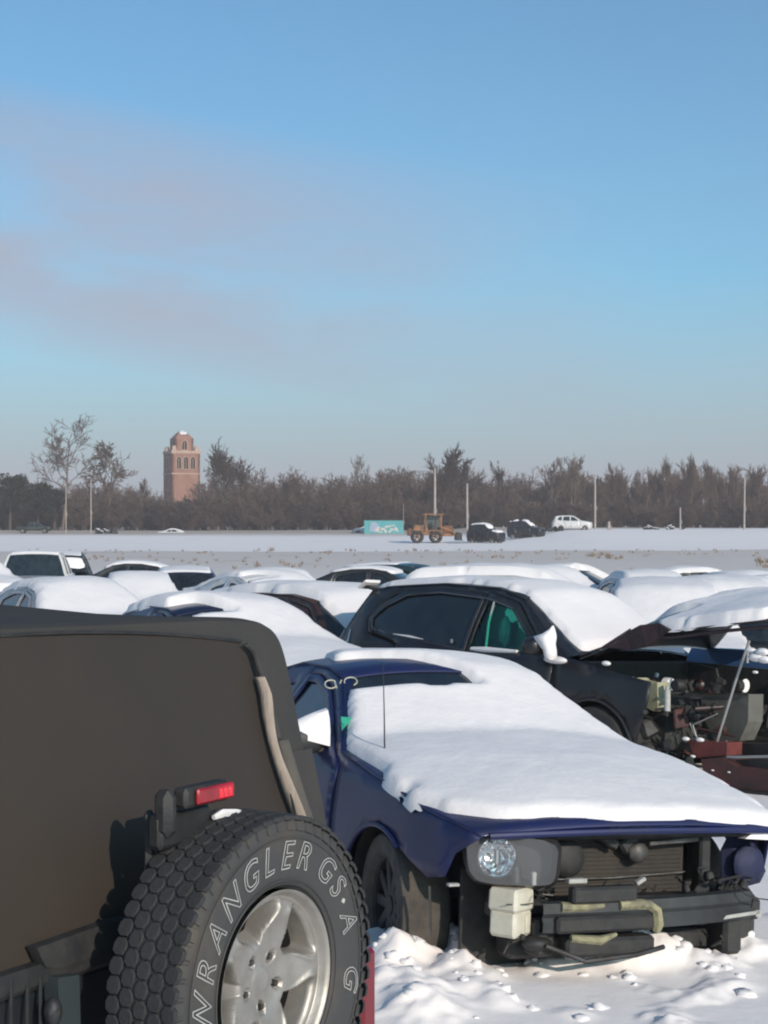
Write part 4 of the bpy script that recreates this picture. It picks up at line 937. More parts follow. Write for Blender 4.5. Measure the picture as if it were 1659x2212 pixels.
g.add(gp + [v - wn_ * .02 for v in gp], [(0, 1, 2, 3), (4, 7, 6, 5), (0, 4, 5, 1), (1, 5, 6, 2), (2, 6, 7, 3), (3, 7, 4, 0)]); g.build('green_tape', mat('green_tape', (.05, .45, .28), .5), mus, False)

# torn wiring, clips and brackets left where the bumper was
rng = random.Random(29)
for k in range(34):
    c_ = Vector((rng.uniform(.64, .84), rng.choice([rng.uniform(-.50, -.36), rng.uniform(.44, .62), rng.uniform(-.4, .5)]), rng.choice([rng.uniform(.27, .38), rng.uniform(.49, .56)]))); g = MB()
    if rng.random() < .5:
        pts = [c_]
        for _ in range(4): pts.append(pts[-1] + Vector((rng.gauss(0, .02), rng.gauss(0, .06), rng.gauss(-.012, .03))))
        g.tube(pts, rng.uniform(.003, .007), 5); g.build('loose_wire', rng.choice([BLACK, BLACK, DARKM, DIRTYM]), mus)
    else:
        s_ = [rng.uniform(.015, .05) for _ in range(3)]; g.box(c_, s_, Matrix.Rotation(rng.uniform(-.6, .6), 3, 'X'), .85, min(s_) * .2); g.build('bracket', rng.choice([BLACK, DARKM, DARKM, DIRTYM]), mus)

# ------------------------------------------------------------------ black crossover, hood raised, front torn off
XO = dict(SUV); XO['top'] = [(.55, .99), (.35, 1.02), (0, 1.07), (-.38, 1.12), (-1.15, 1.60), (-1.55, 1.675), (-2.3, 1.685), (-3.1, 1.62), (-3.36, 1.57), (-3.66, 1.12), (-3.72, 1.0)]
XO['front_low'] = [(.44, .42), (.50, .62), (.55, .85)]
XO['wins'] = [[(-.76, 1.13), (-1.24, 1.49), (-1.6, 1.565), (-1.63, 1.11)], [(-1.72, 1.10), (-1.70, 1.57), (-2.3, 1.59), (-2.75, 1.54), (-3.02, 1.42), (-3.16, 1.30), (-3.12, 1.22), (-2.9, 1.17)]]
XO['doors'] = [XO['doors'][0], [(-1.71, .36), (-1.66, 1.63), (-2.3, 1.64), (-2.80, 1.60), (-3.1, 1.45), (-3.22, 1.30), (-3.16, 1.16), (-2.66, 1.08), (-2.36, .7), (-2.3, .36)]]
XO['panels'] = [('hood', .55, -.38, 'p'), ('windshield', -.38, -1.15, 'glass'), ('roof', -1.15, -3.36, 'p'), ('rear_window', -3.36, -3.66, 'glass')]
XO['rear_low'] = [(-3.78, .8), (-3.72, .5), (-3.55, .3)]
def keep_e(x, y, z):
    if x > -.36: return -1
    if x > -1.15: return y + .70 + (x + .38) * .12
    return min(y + .60, -3.30 - x if x < -3.4 else 1, x + 3.42)
PANE = bpy.data.materials.new('green_tinted_glass'); PANE.use_nodes = True; t = PANE.node_tree; t.nodes.clear()
o_ = t.nodes.new('ShaderNodeOutputMaterial'); tr_ = t.nodes.new('ShaderNodeBsdfTransparent'); tr_.inputs[0].default_value = (.32, 1.0, .80, 1); gl_ = t.nodes.new('ShaderNodeBsdfGlossy'); gl_.inputs['Roughness'].default_value = .05; gl_.inputs[0].default_value = (.8, .9, .9, 1)
mxs = t.nodes.new('ShaderNodeMixShader'); mxs.inputs[0].default_value = .06; t.links.new(tr_.outputs[0], mxs.inputs[1]); t.links.new(gl_.outputs[0], mxs.inputs[2]); t.links.new(mxs.outputs[0], o_.inputs[0])
edg, We, zte, _ = car('black_crossover', 'black crossover with torn off front, raised hood and green tinted front window', 'car', (2.46, 14.69, -.22), -49.5, XO, BLACKP, None, 1.0, -3.0,
    keep=keep_e, depth=.06, step=.035, seed=8, caps=(False, True), fine=.09, skip=('hood',), wheels=False, rag=.010)
for ch in list(edg.children):
    if ch.name.startswith('side_window'):
        xs_ = [v.co.x for v in ch.data.vertices]; ys_ = [v.co.y for v in ch.data.vertices]
        if max(xs_) > -1.0 and max(ys_) < 0: ch.data.materials.clear(); ch.data.materials.append(PANE)
for (ax, s) in [(0, -1), (-2.82, -1), (0, 1), (-2.82, 1)]: wheel(edg, ax, s * .82, .37, .24, s, 0, DARKM, 28)
def P(px, py, y): return ray_plane(edg, px, py, (0, y, 0), (0, 1, 0))
# cabin seen through the front window
g = MB(); g.box((-1.9, 0, .6), (2.8, 1.5, .6)); g.build('cabin_floor', BLACK, edg, False)
g = MB(); g.box((-1.75, .35, 1.05), (.16, .5, .75), Matrix.Rotation(-.2, 3, 'Y'), .85, .05); g.box((-1.82, .35, 1.48), (.1, .28, .2), None, .8, .04); g.build('seat', BLACK, edg)
g = MB(); g.box((-1.85, -.40, 1.0), (.16, .5, .60), Matrix.Rotation(-.2, 3, 'Y'), .85, .05); g.build('seat', BLACK, edg)
AIR = mat('airbag_cloth', (.85, .88, .85), .8, var=.15, vscale=6, emit=None)
rng = random.Random(3)
def crumple(name, ctr, r, seed, m, parent):
    vs = []; fs = []; N, M_ = 22, 14
    for i in range(M_ + 1):
        a = math.pi * i / M_ - math.pi / 2
        for k in range(N):
            t_ = 6.2832 * k / N; d_ = Vector((math.cos(a) * math.cos(t_), math.cos(a) * math.sin(t_), math.sin(a)))
            q_ = 1 + .28 * noise.noise(d_ * 2.2 + Vector((seed, 0, 0))) + .22 * abs(noise.noise(d_ * 5 + Vector((0, seed, 0))))
            vs.append(Vector(ctr) + Vector((d_.x * r[0], d_.y * r[1], d_.z * r[2])) * q_)
    fs = [(i * N + k, i * N + (k + 1) % N, (i + 1) * N + (k + 1) % N, (i + 1) * N + k) for i in range(M_) for k in range(N)]
    return mesh_obj(name, vs, fs, m, parent, False)
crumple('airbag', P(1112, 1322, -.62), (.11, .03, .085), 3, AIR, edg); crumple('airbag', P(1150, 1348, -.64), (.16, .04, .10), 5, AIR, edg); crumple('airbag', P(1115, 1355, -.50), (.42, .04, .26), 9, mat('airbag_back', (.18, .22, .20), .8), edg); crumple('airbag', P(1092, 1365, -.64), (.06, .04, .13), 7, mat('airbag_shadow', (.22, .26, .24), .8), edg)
g = MB(); g.tube([P(1050, 1398, -.80), P(1056, 1345, -.74), P(1068, 1300, -.69)], .013, 6); g.build('door_edge', mat('grey_seal', (.25, .27, .27), .6), edg)
g = MB(); g.tube([P(a, b, -(We(-2.2, 1.4) + .0)) for a, b in [(1030, 1395), (900, 1365), (848, 1345)]], .004, 4) if False else g.tube([Vector((x, -(We(x, z) + .006), z)) for x, z in [(-1.72, 1.09), (-2.3, 1.125), (-2.9, 1.16), (-3.12, 1.21), (-3.17, 1.30), (-3.03, 1.43), (-2.76, 1.555), (-2.3, 1.605), (-1.6, 1.58), (-1.24, 1.505)]], .007, 5)
g.build('window_trim', mat('dull_trim', (.13, .14, .16), .35, .6), edg)
g = MB(); g.tube([Vector((x, -(We(x, 1.14) + .012), z)) for x, z in [(-1.60, 1.105), (-1.4, 1.112), (-1.0, 1.125)]], [.02, .028, .016], 8); g.build('sill_snow', SNOW, edg)
g = MB(); g.tube([Vector((x, -(We(x, 1.18) + .010), z)) for x, z in [(-2.75, 1.168), (-2.5, 1.158), (-2.3, 1.148)]], [.004, .014, .003], 8); g.build('sill_snow', SNOW, edg)
bxs('door_handle', BLACKP, [((-1.95, -(We(-1.95, .98) + .02), 1.0), (.2, .03, .03)), ((-3.0 + .3, -(We(-2.7, .98) + .02), 1.0), (.2, .03, .03))], parent=edg)
bxs('door_sticker', MATS['dirty_white'], [((-1.88, -(We(-1.88, 1.13) + .004), 1.16), (.03, .004, .035))], parent=edg)
# spoiler, tail light
g = MB(); g.box((-3.42, 0, 1.60), (.24, 1.24, .035), Matrix.Rotation(.15, 3, 'Y'), 1, .012); sp_ = g.build('spoiler', BLACKP, edg)
g = MB(); vs = [Vector((x, -(We(x, z) + dy), z)) for x, z, dy in [(-3.50, 1.17, .006), (-3.70, 1.15, -.02), (-3.78, .98, -.02), (-3.62, .96, .006), (-3.46, 1.04, .006)]]
g.add(vs + [v + Vector((0, .06, 0)) for v in vs], [(0, 1, 2, 3, 4), (0, 5, 6, 1), (1, 6, 7, 2), (2, 7, 8, 3)]); g.build('tail_light', mat('hazy_lamp', (.30, .24, .30), .25, 0, .5), edg, False)
g = MB(); g.box((-3.50, -.56, 1.64), (.16, .22, .05), Matrix.Rotation(-.6, 3, 'Y'), .7, .02); g.build('spoiler_snow', SNOW, edg)
# mirror
q_ = P(1158, 1395, -1.10)
g = MB(); ellip(g, q_, (.10, .13, .085), 14, 10, .8); mi = g.build('mirror', BLACKP, edg)
g = MB(); q2 = P(1186, 1392, -1.10); vs = []
for i_, (z_, r_, ox, oy) in enumerate([(-.13, .02, .03, .0), (-.11, .05, .03, .0), (-.05, .055, .02, 0), (.01, .065, .0, -.01), (.06, .075, -.02, -.01), (.09, .055, .0, 0), (.13, .025, .02, .01), (.165, .006, .03, .01)]):
    for k in range(12):
        t_ = 6.2832 * k / 12; q_ = r_ * (1 + .2 * noise.noise(Vector((math.cos(t_) * 2, math.sin(t_) * 2, z_ * 9)))); ex = 1.8 if (math.cos(t_) < -.3 and z_ in (.06, .01)) else 1.
        vs.append(q2 + Vector((q_ * math.cos(t_) * ex + ox, q_ * 1.2 * math.sin(t_) + oy, z_)))
g.add(vs, [(i_ * 12 + k, i_ * 12 + (k + 1) % 12, (i_ + 1) * 12 + (k + 1) % 12, (i_ + 1) * 12 + k) for i_ in range(7) for k in range(12)] + [tuple(range(12))]); g.build('mirror_snow', SNOW, mi, sharp=None)
g = MB(); ellip(g, Vector((-.50, -(We(-.5, 1.1) + .02), 1.09)), (.14, .05, .035), 12, 8); g.build('cowl_snow', SNOW, edg)
# raised hood with its snow
hoodroot = bpy.data.objects.new('hood', None); link(hoodroot, edg); hoodroot.location = (-.12, 0, 1.15)
us = [math.sin(math.pi / 2 * k / 8) for k in range(-8, 9)]; hp = list(np.linspace(0, 1.75, 18))
hw_ = lambda x: interp(x, [(0, .80), (.9, .82), (1.4, .78), (1.75, .66)])
hz_ = lambda x, u: interp(x, [(0, 0), (.2, .12), (.45, .245), (.60, .235), (.9, .265), (1.2, .32), (1.75, .41)]) + (u + 1) / 2 * interp(x, [(0, .06), (.5, .36), (1.2, .32), (1.75, .14)]) + .06 * (1 - abs(u) ** 2.5)
hood = MB(); hood.grid(lambda x, u: Vector((x, u * hw_(x), hz_(x, u))), hp, us); hood.build('hood_panel', BLACKP, hoodroot, solid=.02)
hs = MB(); hs.grid(lambda x, u: Vector((x, u * (hw_(x) + .06), hz_(x, u) - (.05 if abs(u) > .999 else 0))), hp, us)
snow_blanket(hoodroot, hs.v, hs.f, 0, 1.8, -.92, .92, .03, .085, lambda x, y, z: min(hw_(x) - abs(y) + .02, (x - .64 - (y + .8) * .15) if y < -.35 else x + .05, 1.72 - x), seed=31, rag=.012, name='hood_snow', blur=3, round_r=.04)
g = MB(); g.tube([Vector((x, -hw_(x) * .99, hz_(x, -1) - .035)) for x in hp[6:]], [.010] + [.015] * 10 + [.012], 6); g.build('hood_edge', mat('dark_plum', (.022, .014, .018), .4), hoodroot)
cc = [ray_plane(edg, a, b, (0, -.87, 0), (0, 1, 0)) for a, b in [(1300, 1398), (1345, 1368), (1383, 1350), (1418, 1346), (1444, 1360), (1420, 1378), (1398, 1396), (1360, 1404)]]
g = MB(); n_ = len(cc); cv = [v + Vector((0, .03 * (k_ % 2), 0)) for k_, v in enumerate(cc)]; g.add(cv + [v + Vector((0, .05, 0)) for v in cc], [(0, 1, 7), (1, 2, 6, 7), (2, 3, 5, 6), (3, 4, 5)] + [(i_, n_ + i_, n_ + (i_ + 1) % n_, (i_ + 1) % n_) for i_ in range(n_)]); g.build('crumpled_corner', mat('torn_plum', (.035, .014, .016), .5, var=.5, vscale=20, bump=.6), edg, False)
g = MB(); g.tube([(-.15, -.83, .0), (.1, -.84, .08), (.42, -.845, .262)], .010, 6); g.tube([(-.12, -.86, -.03), (.15, -.86, .07), (.3, -.85, .16)], .006, 5); g.build('hinge_strip', DIRTYM, hoodroot)
# far fender, cowl and engine bay
g = MB(); g.grid(lambda x, v: Vector((x, .76 + .10 * v - .0 * x, 1.22 - .03 * (x + .2) - .16 * v * v - .05 * v + .05 * math.sin((x + .3) * 1.9))), list(np.linspace(-.30, 1.35, 16)), [-1.2, -.8, -.4, 0, .4, .8, 1.1]); g.build('far_fender', mat('sky_reflect_blue', (.05, .11, .25), .25, 0, .6), edg)  # blue base colour stands in for sky reflected in the dark paint
g = MB(); g.box((.5, .62, .72), (1.7, .05, .75)); g.box((.5, .55, .35), (1.5, .3, .3)); g.build('inner_wall', BLACK, edg)
BAY = mat('engine_bay', (.014, .015, .014), .6, var_rgb=(.03, .032, .03), vscale=10, bump=.5, bscale=25); BAYR = mat('primer_red', (.085, .028, .026), .6, var_rgb=(.04, .022, .022), vscale=6, bump=.3)
g = MB(); g.box((.15, .0, .62), (.95, 1.25, .46), None, .92, .08); g.box((-.30, 0, .92), (.16, 1.5, .34)); g.build('engine_block', BAY, edg)
rng = random.Random(17)
def jumble(n, x0, x1, y0, y1, z0, z1, mats, nm, s0=.03, s1=.12):
    for k in range(n):
        g = MB(); c_ = Vector((rng.uniform(x0, x1), rng.uniform(y0, y1), rng.uniform(z0, z1))); M_ = Matrix.Rotation(rng.uniform(0, 3), 3, 'Z') @ Matrix.Rotation(rng.uniform(-.5, .5), 3, 'X')
        ty = rng.random()
        if ty < .45: s_ = [rng.uniform(s0, s1) for _ in range(3)]; g.box(c_, s_, M_, rng.uniform(.7, 1), min(s_) * .2)
        elif ty < .7: g.tube([c_, c_ + Vector((rng.gauss(0, .1), rng.gauss(0, .12), rng.gauss(0, .08))), c_ + Vector((rng.gauss(0, .2), rng.gauss(0, .2), rng.gauss(0, .05)))], rng.uniform(.008, .025), 7)
        else: g.lathe([(-.03, .001), (-.03, rng.uniform(.02, .06)), (.03, rng.uniform(.02, .06)), (.03, .001)], c_, 'XYZ'[rng.randrange(3)], 14)
        g.build(nm, rng.choice(mats), edg)
jumble(70, -.15, .95, -.72, .5, .62, .98, [BAY, BAY, BAY, DARKM, BLACK, DARKM, MAROON], 'engine_part', .02, .10)
jumble(26, .35, .95, -.80, .5, .30, .72, [BAY, BAYR, DARKM, BLACK, BAYR], 'front_structure', .04, .2)
jumble(7, -.1, .8, -.75, .1, .85, 1.02, [SNOW], 'snow_bit', .02, .05)
def plate(pix, y, th, nm, m, bev=0):
    vs = [P(a, b, y) for a, b in pix]; n_ = len(vs); g = MB()
    g.add(vs + [v + Vector((0, th, 0)) for v in vs], [tuple(range(n_)), tuple(range(n_, 2 * n_))[::-1]] + [(i, n_ + i, n_ + (i + 1) % n_, (i + 1) % n_) for i in range(n_)]); return g.build(nm, m, edg, False)
CREAM = mat('cream_plastic', (.40, .40, .27), .5, var_rgb=(.30, .30, .20), vscale=12)
plate([(1357, 1464), (1376, 1464), (1378, 1469), (1408, 1478), (1420, 1474), (1421, 1528), (1413, 1537), (1380, 1521), (1362, 1497)], -.66, .16, 'coolant_reservoir', CREAM)
g = MB(); a_, b_ = P(1442, 1536, -.78), P(1442, 1490, -.78); g.tube([a_, b_], .026, 12); g.tube([b_, b_ + Vector((0, 0, .03))], .015, 10); g.build('white_canister', MATS['dirty_white'], edg)
GB = mat('dusty_grey', (.13, .13, .115), .7, var_rgb=(.09, .085, .075), vscale=8, bump=.2)
plate([(1515, 1500), (1618, 1500), (1616, 1560), (1598, 1600), (1545, 1600), (1517, 1545)], -.30, .2, 'battery_box', GB)
g = MB(); g.tube([P(1516, 1499, -.32), P(1618, 1500, -.32)], .009, 6); g.build('box_rim', DIRTYM, edg)
g = MB(); g.tube([P(1619, 1384, -.62), P(1590, 1470, -.60), P(1541, 1630, -.58)], [.012, .011, .011], 8); g.build('hood_strut', mat('pale_metal', (.42, .42, .40), .4, .5), edg)
g = MB(); g.tube([P(1617, 1384, -.60), P(1615, 1432, -.60)], .010, 6); g.build('strut_bracket', MATS['pale_metal'], edg)
for pts in [[(1550, 1542), (1497, 1566), (1506, 1594)], [(1491, 1562), (1500, 1585), (1512, 1600)], [(1571, 1600), (1562, 1612), (1545, 1608)]]:
    g = MB(); g.tube([P(a, b, -.60) for a, b in pts], .006, 6); g.build('thin_rod', MATS['pale_metal'], edg)
plate([(1486, 1600), (1571, 1604), (1570, 1632), (1500, 1637)], -.66, .2, 'red_bracket', mat('red_bracket', (.16, .035, .03), .6, var=.4, vscale=9))
g = MB(); g.tube([P(1571, 1636, -.66), P(1672, 1634, -.66)], .012, 8); g.build('tie_bar', MATS['pale_metal'], edg)
plate([(1515, 1640), (1560, 1636), (1590, 1655), (1680, 1668), (1680, 1712), (1600, 1705), (1522, 1688)], -.70, .3, 'lower_crossmember', BAYR)
plate([(1540, 1606), (1680, 1606), (1680, 1632), (1572, 1632)], -.40, .2, 'radiator_frame', DARKM)
plate([(1570, 1642), (1680, 1640), (1680, 1668), (1600, 1656)], -.60, .1, 'dark_duct', BLACK)
plate([(1515, 1690), (1600, 1706), (1690, 1715), (1690, 1800), (1600, 1790), (1515, 1740)], -.72, .4, 'undertray', DARKM)
g = MB(); c_ = P(1398, 1625, -.86); g.lathe([(-.04, .075), (-.03, .082), (.03, .082), (.04, .075)], c_, 'X', 26); g.lathe([(.03, .001), (.03, .07)], c_, 'X', 20); g.build('pulley', DIRTYM, edg)
g = MB(); g.tube([P(1455, 1590, -.7), P(1462, 1580, -.7), P(1470, 1582, -.7)], .015, 6); g.build('hose', DIRTYM, edg)
for (a, b, r_) in [(1482, 1596, .028), (1513, 1598, .03), (1310, 1433, .035), (1497, 1634, .02), (1635, 1420, .06), (1622, 1405, .04), (1652, 1425, .05), (1648, 1408, .05), (1632, 1452, .02), (1540, 1664, .012), (1575, 1668, .012)]:
    g = MB(); ellip(g, P(a, b, -.70 if a > 1400 else -.88), (r_ * 1.3, r_, r_ * .6), 9, 6); g.build('snow_bit', SNOW, edg)
for s in (-1,):
    g = MB(); g.tube([Vector((.43 * math.cos(t), s * (We(.43 * math.cos(t), .36 + .43 * math.sin(t)) + .004), .36 + .43 * math.sin(t))) for t in np.linspace(0.1, math.pi, 20)], .014, 6); g.build('arch_lip', BLACKP, edg)
    g = MB(); g.lathe([(s * .5, .46), (s * .9, .47)], (0, 0, .36), 'Y', 24, 0, math.pi); g.add([(-.45, s * .5, .2), (.45, s * .5, .2), (.45, s * .5, .85), (-.45, s * .5, .85)], [(0, 1, 2, 3)]); g.build('wheel_liner', BLACK, edg)

# ------------------------------------------------------------------ tan soft-top off-roader, seen from behind
JY = math.atan2(.53, -.848)
jeep = empty('soft_top_jeep', 'dark soft top off road vehicle at lower left with the spare tyre on its tailgate', 'off road vehicle', (-.538, 3.79, 0), JY)
CLOTH = mat('soft_top_cloth', (.045, .045, .046), .85, var_rgb=(.058, .055, .052), vscale=3, bump=.25, bscale=35, spec=.2)
VINYL = mat('soft_window_vinyl', (.046, .037, .030), .42, 0, 0, var_rgb=(.034, .031, .029), vscale=1.2, bump=.12, bscale=3, spec=.22)
BEIGE = mat('sunlit_canvas', (.42, .35, .30), .9, var_rgb=(.28, .24, .20), vscale=25, bump=.3, bscale=60, spec=.1, stretch=(1, 1, .3))
TUB = mat('tub_paint', (.016, .02, .024), .4, .1, .3, var=.3)
xsl = lambda z: .24 * (z - 1.18)                          # rear of the top leans forward
NN = 16.0
def sec(t, a=.738, zb=1.17, b=.672, cr=.045):
    s_, c_ = math.sin(t), math.cos(t); y = a * math.copysign(abs(s_) ** (2 / NN), s_); z = zb + b * abs(c_) ** (2 / NN)
    return y, z + cr * max(0, 1 - ((y - .3) / 1.1) ** 2) * (1 if c_ > .3 else max(0, c_ / .3))
ts = np.concatenate([np.linspace(-math.pi / 2, -.02, 40), np.linspace(.02, math.pi / 2, 40)])
g = MB()
xl = [0, .02, .05, .12, .35, .8, 1.3, 1.9, 2.1]
def topf(x, t):
    y, z = sec(t); k = 1 - .014 * max(0, 1 - x / .05) ** 2
    y *= k * (1 - .02 * x * 0); z = 1.17 + (z - 1.17) * k + .075 * 1.25 * float(sst(.10, .8, x)) * max(0, 1 - ((y - .48) / .85) ** 2) - .02 * math.sin(x * 5) ** 2 * (1 - abs(y) / .738)
    return Vector((x + xsl(z) * max(0, 1 - x / 1.2), y, z))
g.grid(topf, xl, list(ts)); st = g.build('soft_top', CLOTH, jeep, sharp=60)
g = MB()
def rearf(k, t):
    y, z = sec(t); y *= .986 * k; z = 1.17 + (z - 1.17) * .986; zc = 1.5; z = zc + (z - zc) * k
    return Vector((xsl(z) - .012 * (1 - k ** 12) + .006 * math.sin(z * 14 + y * 3) * (1 - k ** 4), y, z))
tl = list(ts)
g.grid(rearf, [1, .985, .96, .9, .8, .6, .3, 0], tl)
yb_, zb_ = sec(math.pi / 2)
g.grid(lambda u, v: Vector((xsl(1.17 + v) - .012, u, 1.17 + v * (1 if v else 1))), list(np.linspace(-.75, .75, 9)), [-.02, .1, .33]); g.build('rear_curtain', CLOTH, st, sharp=60)
# window of the rear curtain
pn = Vector((-1, 0, .24)).normalized(); pp = Vector((xsl(1.3) - .022, 0, 1.3))
rp = lambda a, b, o=0.: ray_plane(jeep, a, b, pp + pn * o, pn)
edge_px = [(520, 1389), (535, 1410), (556, 1480), (572, 1550), (592, 1630), (612, 1700), (636, 1775), (655, 1850)]
ed = [rp(a, b) for a, b in edge_px]
g = MB(); rowsv = []
ztop_w = ed[0].z; zlow = 1.19; zr = list(np.linspace(zlow, ztop_w, 22))
def yedge(z): return float(np.interp(z, [v.y for v in []] or [e.z for e in ed[::-1]], [e.y for e in ed[::-1]]))
seamz = lambda y: .062 * (1 - ((y - .35) / (.35 - ed[0].y)) ** 2)
for z in zr:
    ye = yedge(z)
    for u in np.linspace(0, 1, 26):
        y = ye + (.60 - ye) * u; bul = .006 * noise.noise(Vector((y * 2.2, z * 3.1, 7))) + .003 * noise.noise(Vector((y * 9, z * 4, 2))) + .010 * math.sin(3.1 * (z - zlow) / (ztop_w - zlow)) * math.sin(3.1 * u) + .004 * math.sin(9 * u + z * 7)
        zq = z + seamz(y) * (z - zlow) / (ztop_w - zlow); rowsv.append(Vector((xsl(zq) - .020 - bul, y, zq)))
g.add(rowsv, [(i * 26 + j, i * 26 + j + 1, (i + 1) * 26 + j + 1, (i + 1) * 26 + j) for i in range(21) for j in range(25)]); g.build('rear_window', VINYL, jeep)
g = MB(); g.tube([Vector((xsl(ztop_w + seamz(y)) - .024, y, ztop_w + .004 + seamz(y))) for y in np.linspace(ed[0].y, .6, 14)], .0045, 6); g.build('zip', BLACK, jeep)
# curled canvas flap beside the window, sunlight on its edge put into the pale beige
def ribbon(pix, w0, w1, out, m, name, o0=.004, curl=.03):
    g = MB(); n_ = len(pix); vs = []
    for i, (a, b) in enumerate(pix):
        q_ = rp(a, b, o0); w_ = w0 + (w1 - w0) * i / (n_ - 1)
        for k in range(7):
            u = k / 6; vs.append(q_ + Vector((-curl * math.sin(u * math.pi) * (.8 + .2 * math.sin(i * .35)), -w_ * u, 0)))
    g.add(vs, [(i * 7 + k, i * 7 + k + 1, (i + 1) * 7 + k + 1, (i + 1) * 7 + k) for i in range(n_ - 1) for k in range(6)]); return g.build(name, m, jeep, solid=.003)
def fine_path(p, n=4):
    out = []
    for i in range(len(p) - 1):
        for k in range(n): t_ = k / n; out.append((p[i][0] * (1 - t_) + p[i + 1][0] * t_, p[i][1] * (1 - t_) + p[i + 1][1] * t_))
    return out + [p[-1]]
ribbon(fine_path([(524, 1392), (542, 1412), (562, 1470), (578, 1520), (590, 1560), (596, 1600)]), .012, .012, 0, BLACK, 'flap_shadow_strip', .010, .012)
ribbon(fine_path([(552, 1462), (562, 1500), (568, 1545), (580, 1600), (594, 1650), (612, 1705), (638, 1775), (650, 1810)]), .012, .030, 0, BEIGE, 'canvas_flap', .014, .030)
ribbon(fine_path([(600, 1600), (617, 1660), (633, 1715), (650, 1770), (668, 1830)]), .045, .055, 0, mat('worn_canvas', (.10, .092, .080), .9, var=.2, vscale=10, bump=.2), 'corner_panel', .004, .010)
g = MB(); g.tube([rp(a, b, .03) for a, b in [(590, 1560), (606, 1620), (622, 1690), (640, 1760)]], .0025, 5); g.build('seam', BLACK, jeep)
# tub and tailgate
g = MB(); g.box((1.2, 0, .82), (2.4, 1.46, .68), None, 1, .05); g.build('tub', TUB, jeep)
g = MB(); g.box((-.012, 0, .84), (.05, 1.10, .62), None, 1, .02); tg = g.build('tailgate', TUB, jeep)
g = MB(); g.box((-.03, .38, 1.165), (.05, .50, .05), None, 1, .012); g.build('top_header_bar', BLACK, jeep)
g = MB(); vs = [rp(a, b, .035) for a, b in [(80, 2048), (245, 1990), (420, 1950), (420, 2010), (240, 2055), (130, 2092), (100, 2090)]]; n_ = len(vs)
g.add(vs + [v + Vector((.03, 0, 0)) for v in vs], [tuple(range(n_))] + [(i, n_ + i, n_ + (i + 1) % n_, (i + 1) % n_) for i in range(n_)]); g.build('curtain_flap', BLACK, jeep, False)
vs = [rp(a, b, .055) for a, b in [(126, 2112), (172, 2106), (175, 2225), (130, 2230)]]
g = MB(); g.add(vs + [v + Vector((.04, 0, 0)) for v in vs], [(0, 1, 2, 3)] + [(i, 4 + i, 4 + (i + 1) % 4, (i + 1) % 4) for i in range(4)]); g.build('hinge_plate', mat('hinge_grey', (.035, .045, .048), .5, .1), tg, False)
for px in (88, 60, 25): g = MB(); g.tube([rp(px, 2112, .03), rp(px, 2230, .03)], .004, 5); g.build('tailgate_rib', DARKM, tg)
g = MB(); ellip(g, rp(115, 2185, .06), (.02, .02, .03)); g.build('latch', DARKM, tg)
bxs('bumper', BLACK, [((-.10, 0, .50), (.14, 1.5, .12))], parent=jeep)
for s in (-1, 1):
    g = MB(); g.box((-.055, s * .785, .80), (.09, .07, .34), None, 1, .012); tl_ = g.build('tail_light', mat('lamp_red', (.16, .004, .012), .3, 0, .4), jeep)
    g = MB(); g.box((-.02, s * .765, .80), (.06, .10, .37), None, 1, .01); g.build('lamp_base', BLACK, tl_)
    wheel(jeep, .70, s * .70, .385, .24, s, 0, ALLOY, 36); wheel(jeep, 3.0, s * .70, .385, .24, s, 0, ALLOY, 36)
# hood, windshield frame and cab ahead of the top
g = MB(); g.box((2.9, 0, 1.0), (1.5, 1.25, .30), None, .94, .06); g.build('front_hood', TUB, jeep); g = MB(); g.box((2.16, 0, 1.50), (.05, 1.36, .62), Matrix.Rotation(-.15, 3, 'Y'), .95, .02); g.build('windshield_frame', TUB, jeep)
# third brake light on its bracket
b0 = rp(440, 1715, 0); bq = ray_plane(jeep, 440, 1715, (-.24, 0, 0), (1, 0, 0)); Y0, Z0 = bq.y, bq.z
g = MB(); g.box((-.235, Y0, Z0), (.04, .155, .044), None, 1, .008); bl = g.build('brake_light', BLACK, jeep)
LR = mat('brake_lens', (.42, .008, .02), .18, 0, .7, var_rgb=(.22, .006, .012), vscale=14)
g = MB(); g.box((-.262, Y0 - .012, Z0 + .002), (.012, .128, .034), None, 1, .004); g.build('lens', LR, bl)
for k in range(3): g = MB(); g.box((-.266, Y0 - .060 + k * .016, Z0), (.008, .012, .022), None, 1, .002); g.build('lens_cell', mat('bright_red_lens', (.85, .015, .035), .12, 0, .8), bl)  # brighter red cells stand in for light thrown back by the lens
g = MB(); g.box((-.215, Y0 + .098, Z0 - .03), (.05, .04, .10), None, 1, .015); g.build('lamp_mount', BLACK, bl)
g = MB(); g.box((-.20, Y0 + .03, Z0 - .07), (.04, .18, .075), None, 1, .01); g.build('bracket_plate', DARKM, bl)
g = MB(); g.box((-.16, Y0 + .085, Z0 - .12), (.02, .028, .18), None, 1, .01); g.build('bracket_arm', BLACK, bl)
g = MB(); g.box((-.10, Y0 - .03, 1.32), (.06, .055, .26), None, 1, .012); g.build('tyre_carrier', BLACK, jeep)
g = MB(); g.tube([ray_plane(jeep, a, b, (-.235, 0, 0), (1, 0, 0)) for a, b in [(462, 1766), (480, 1757), (510, 1755), (545, 1758)]], [.006, .010, .008, .003], 6); g.build('snow_bit', SNOW, bl)
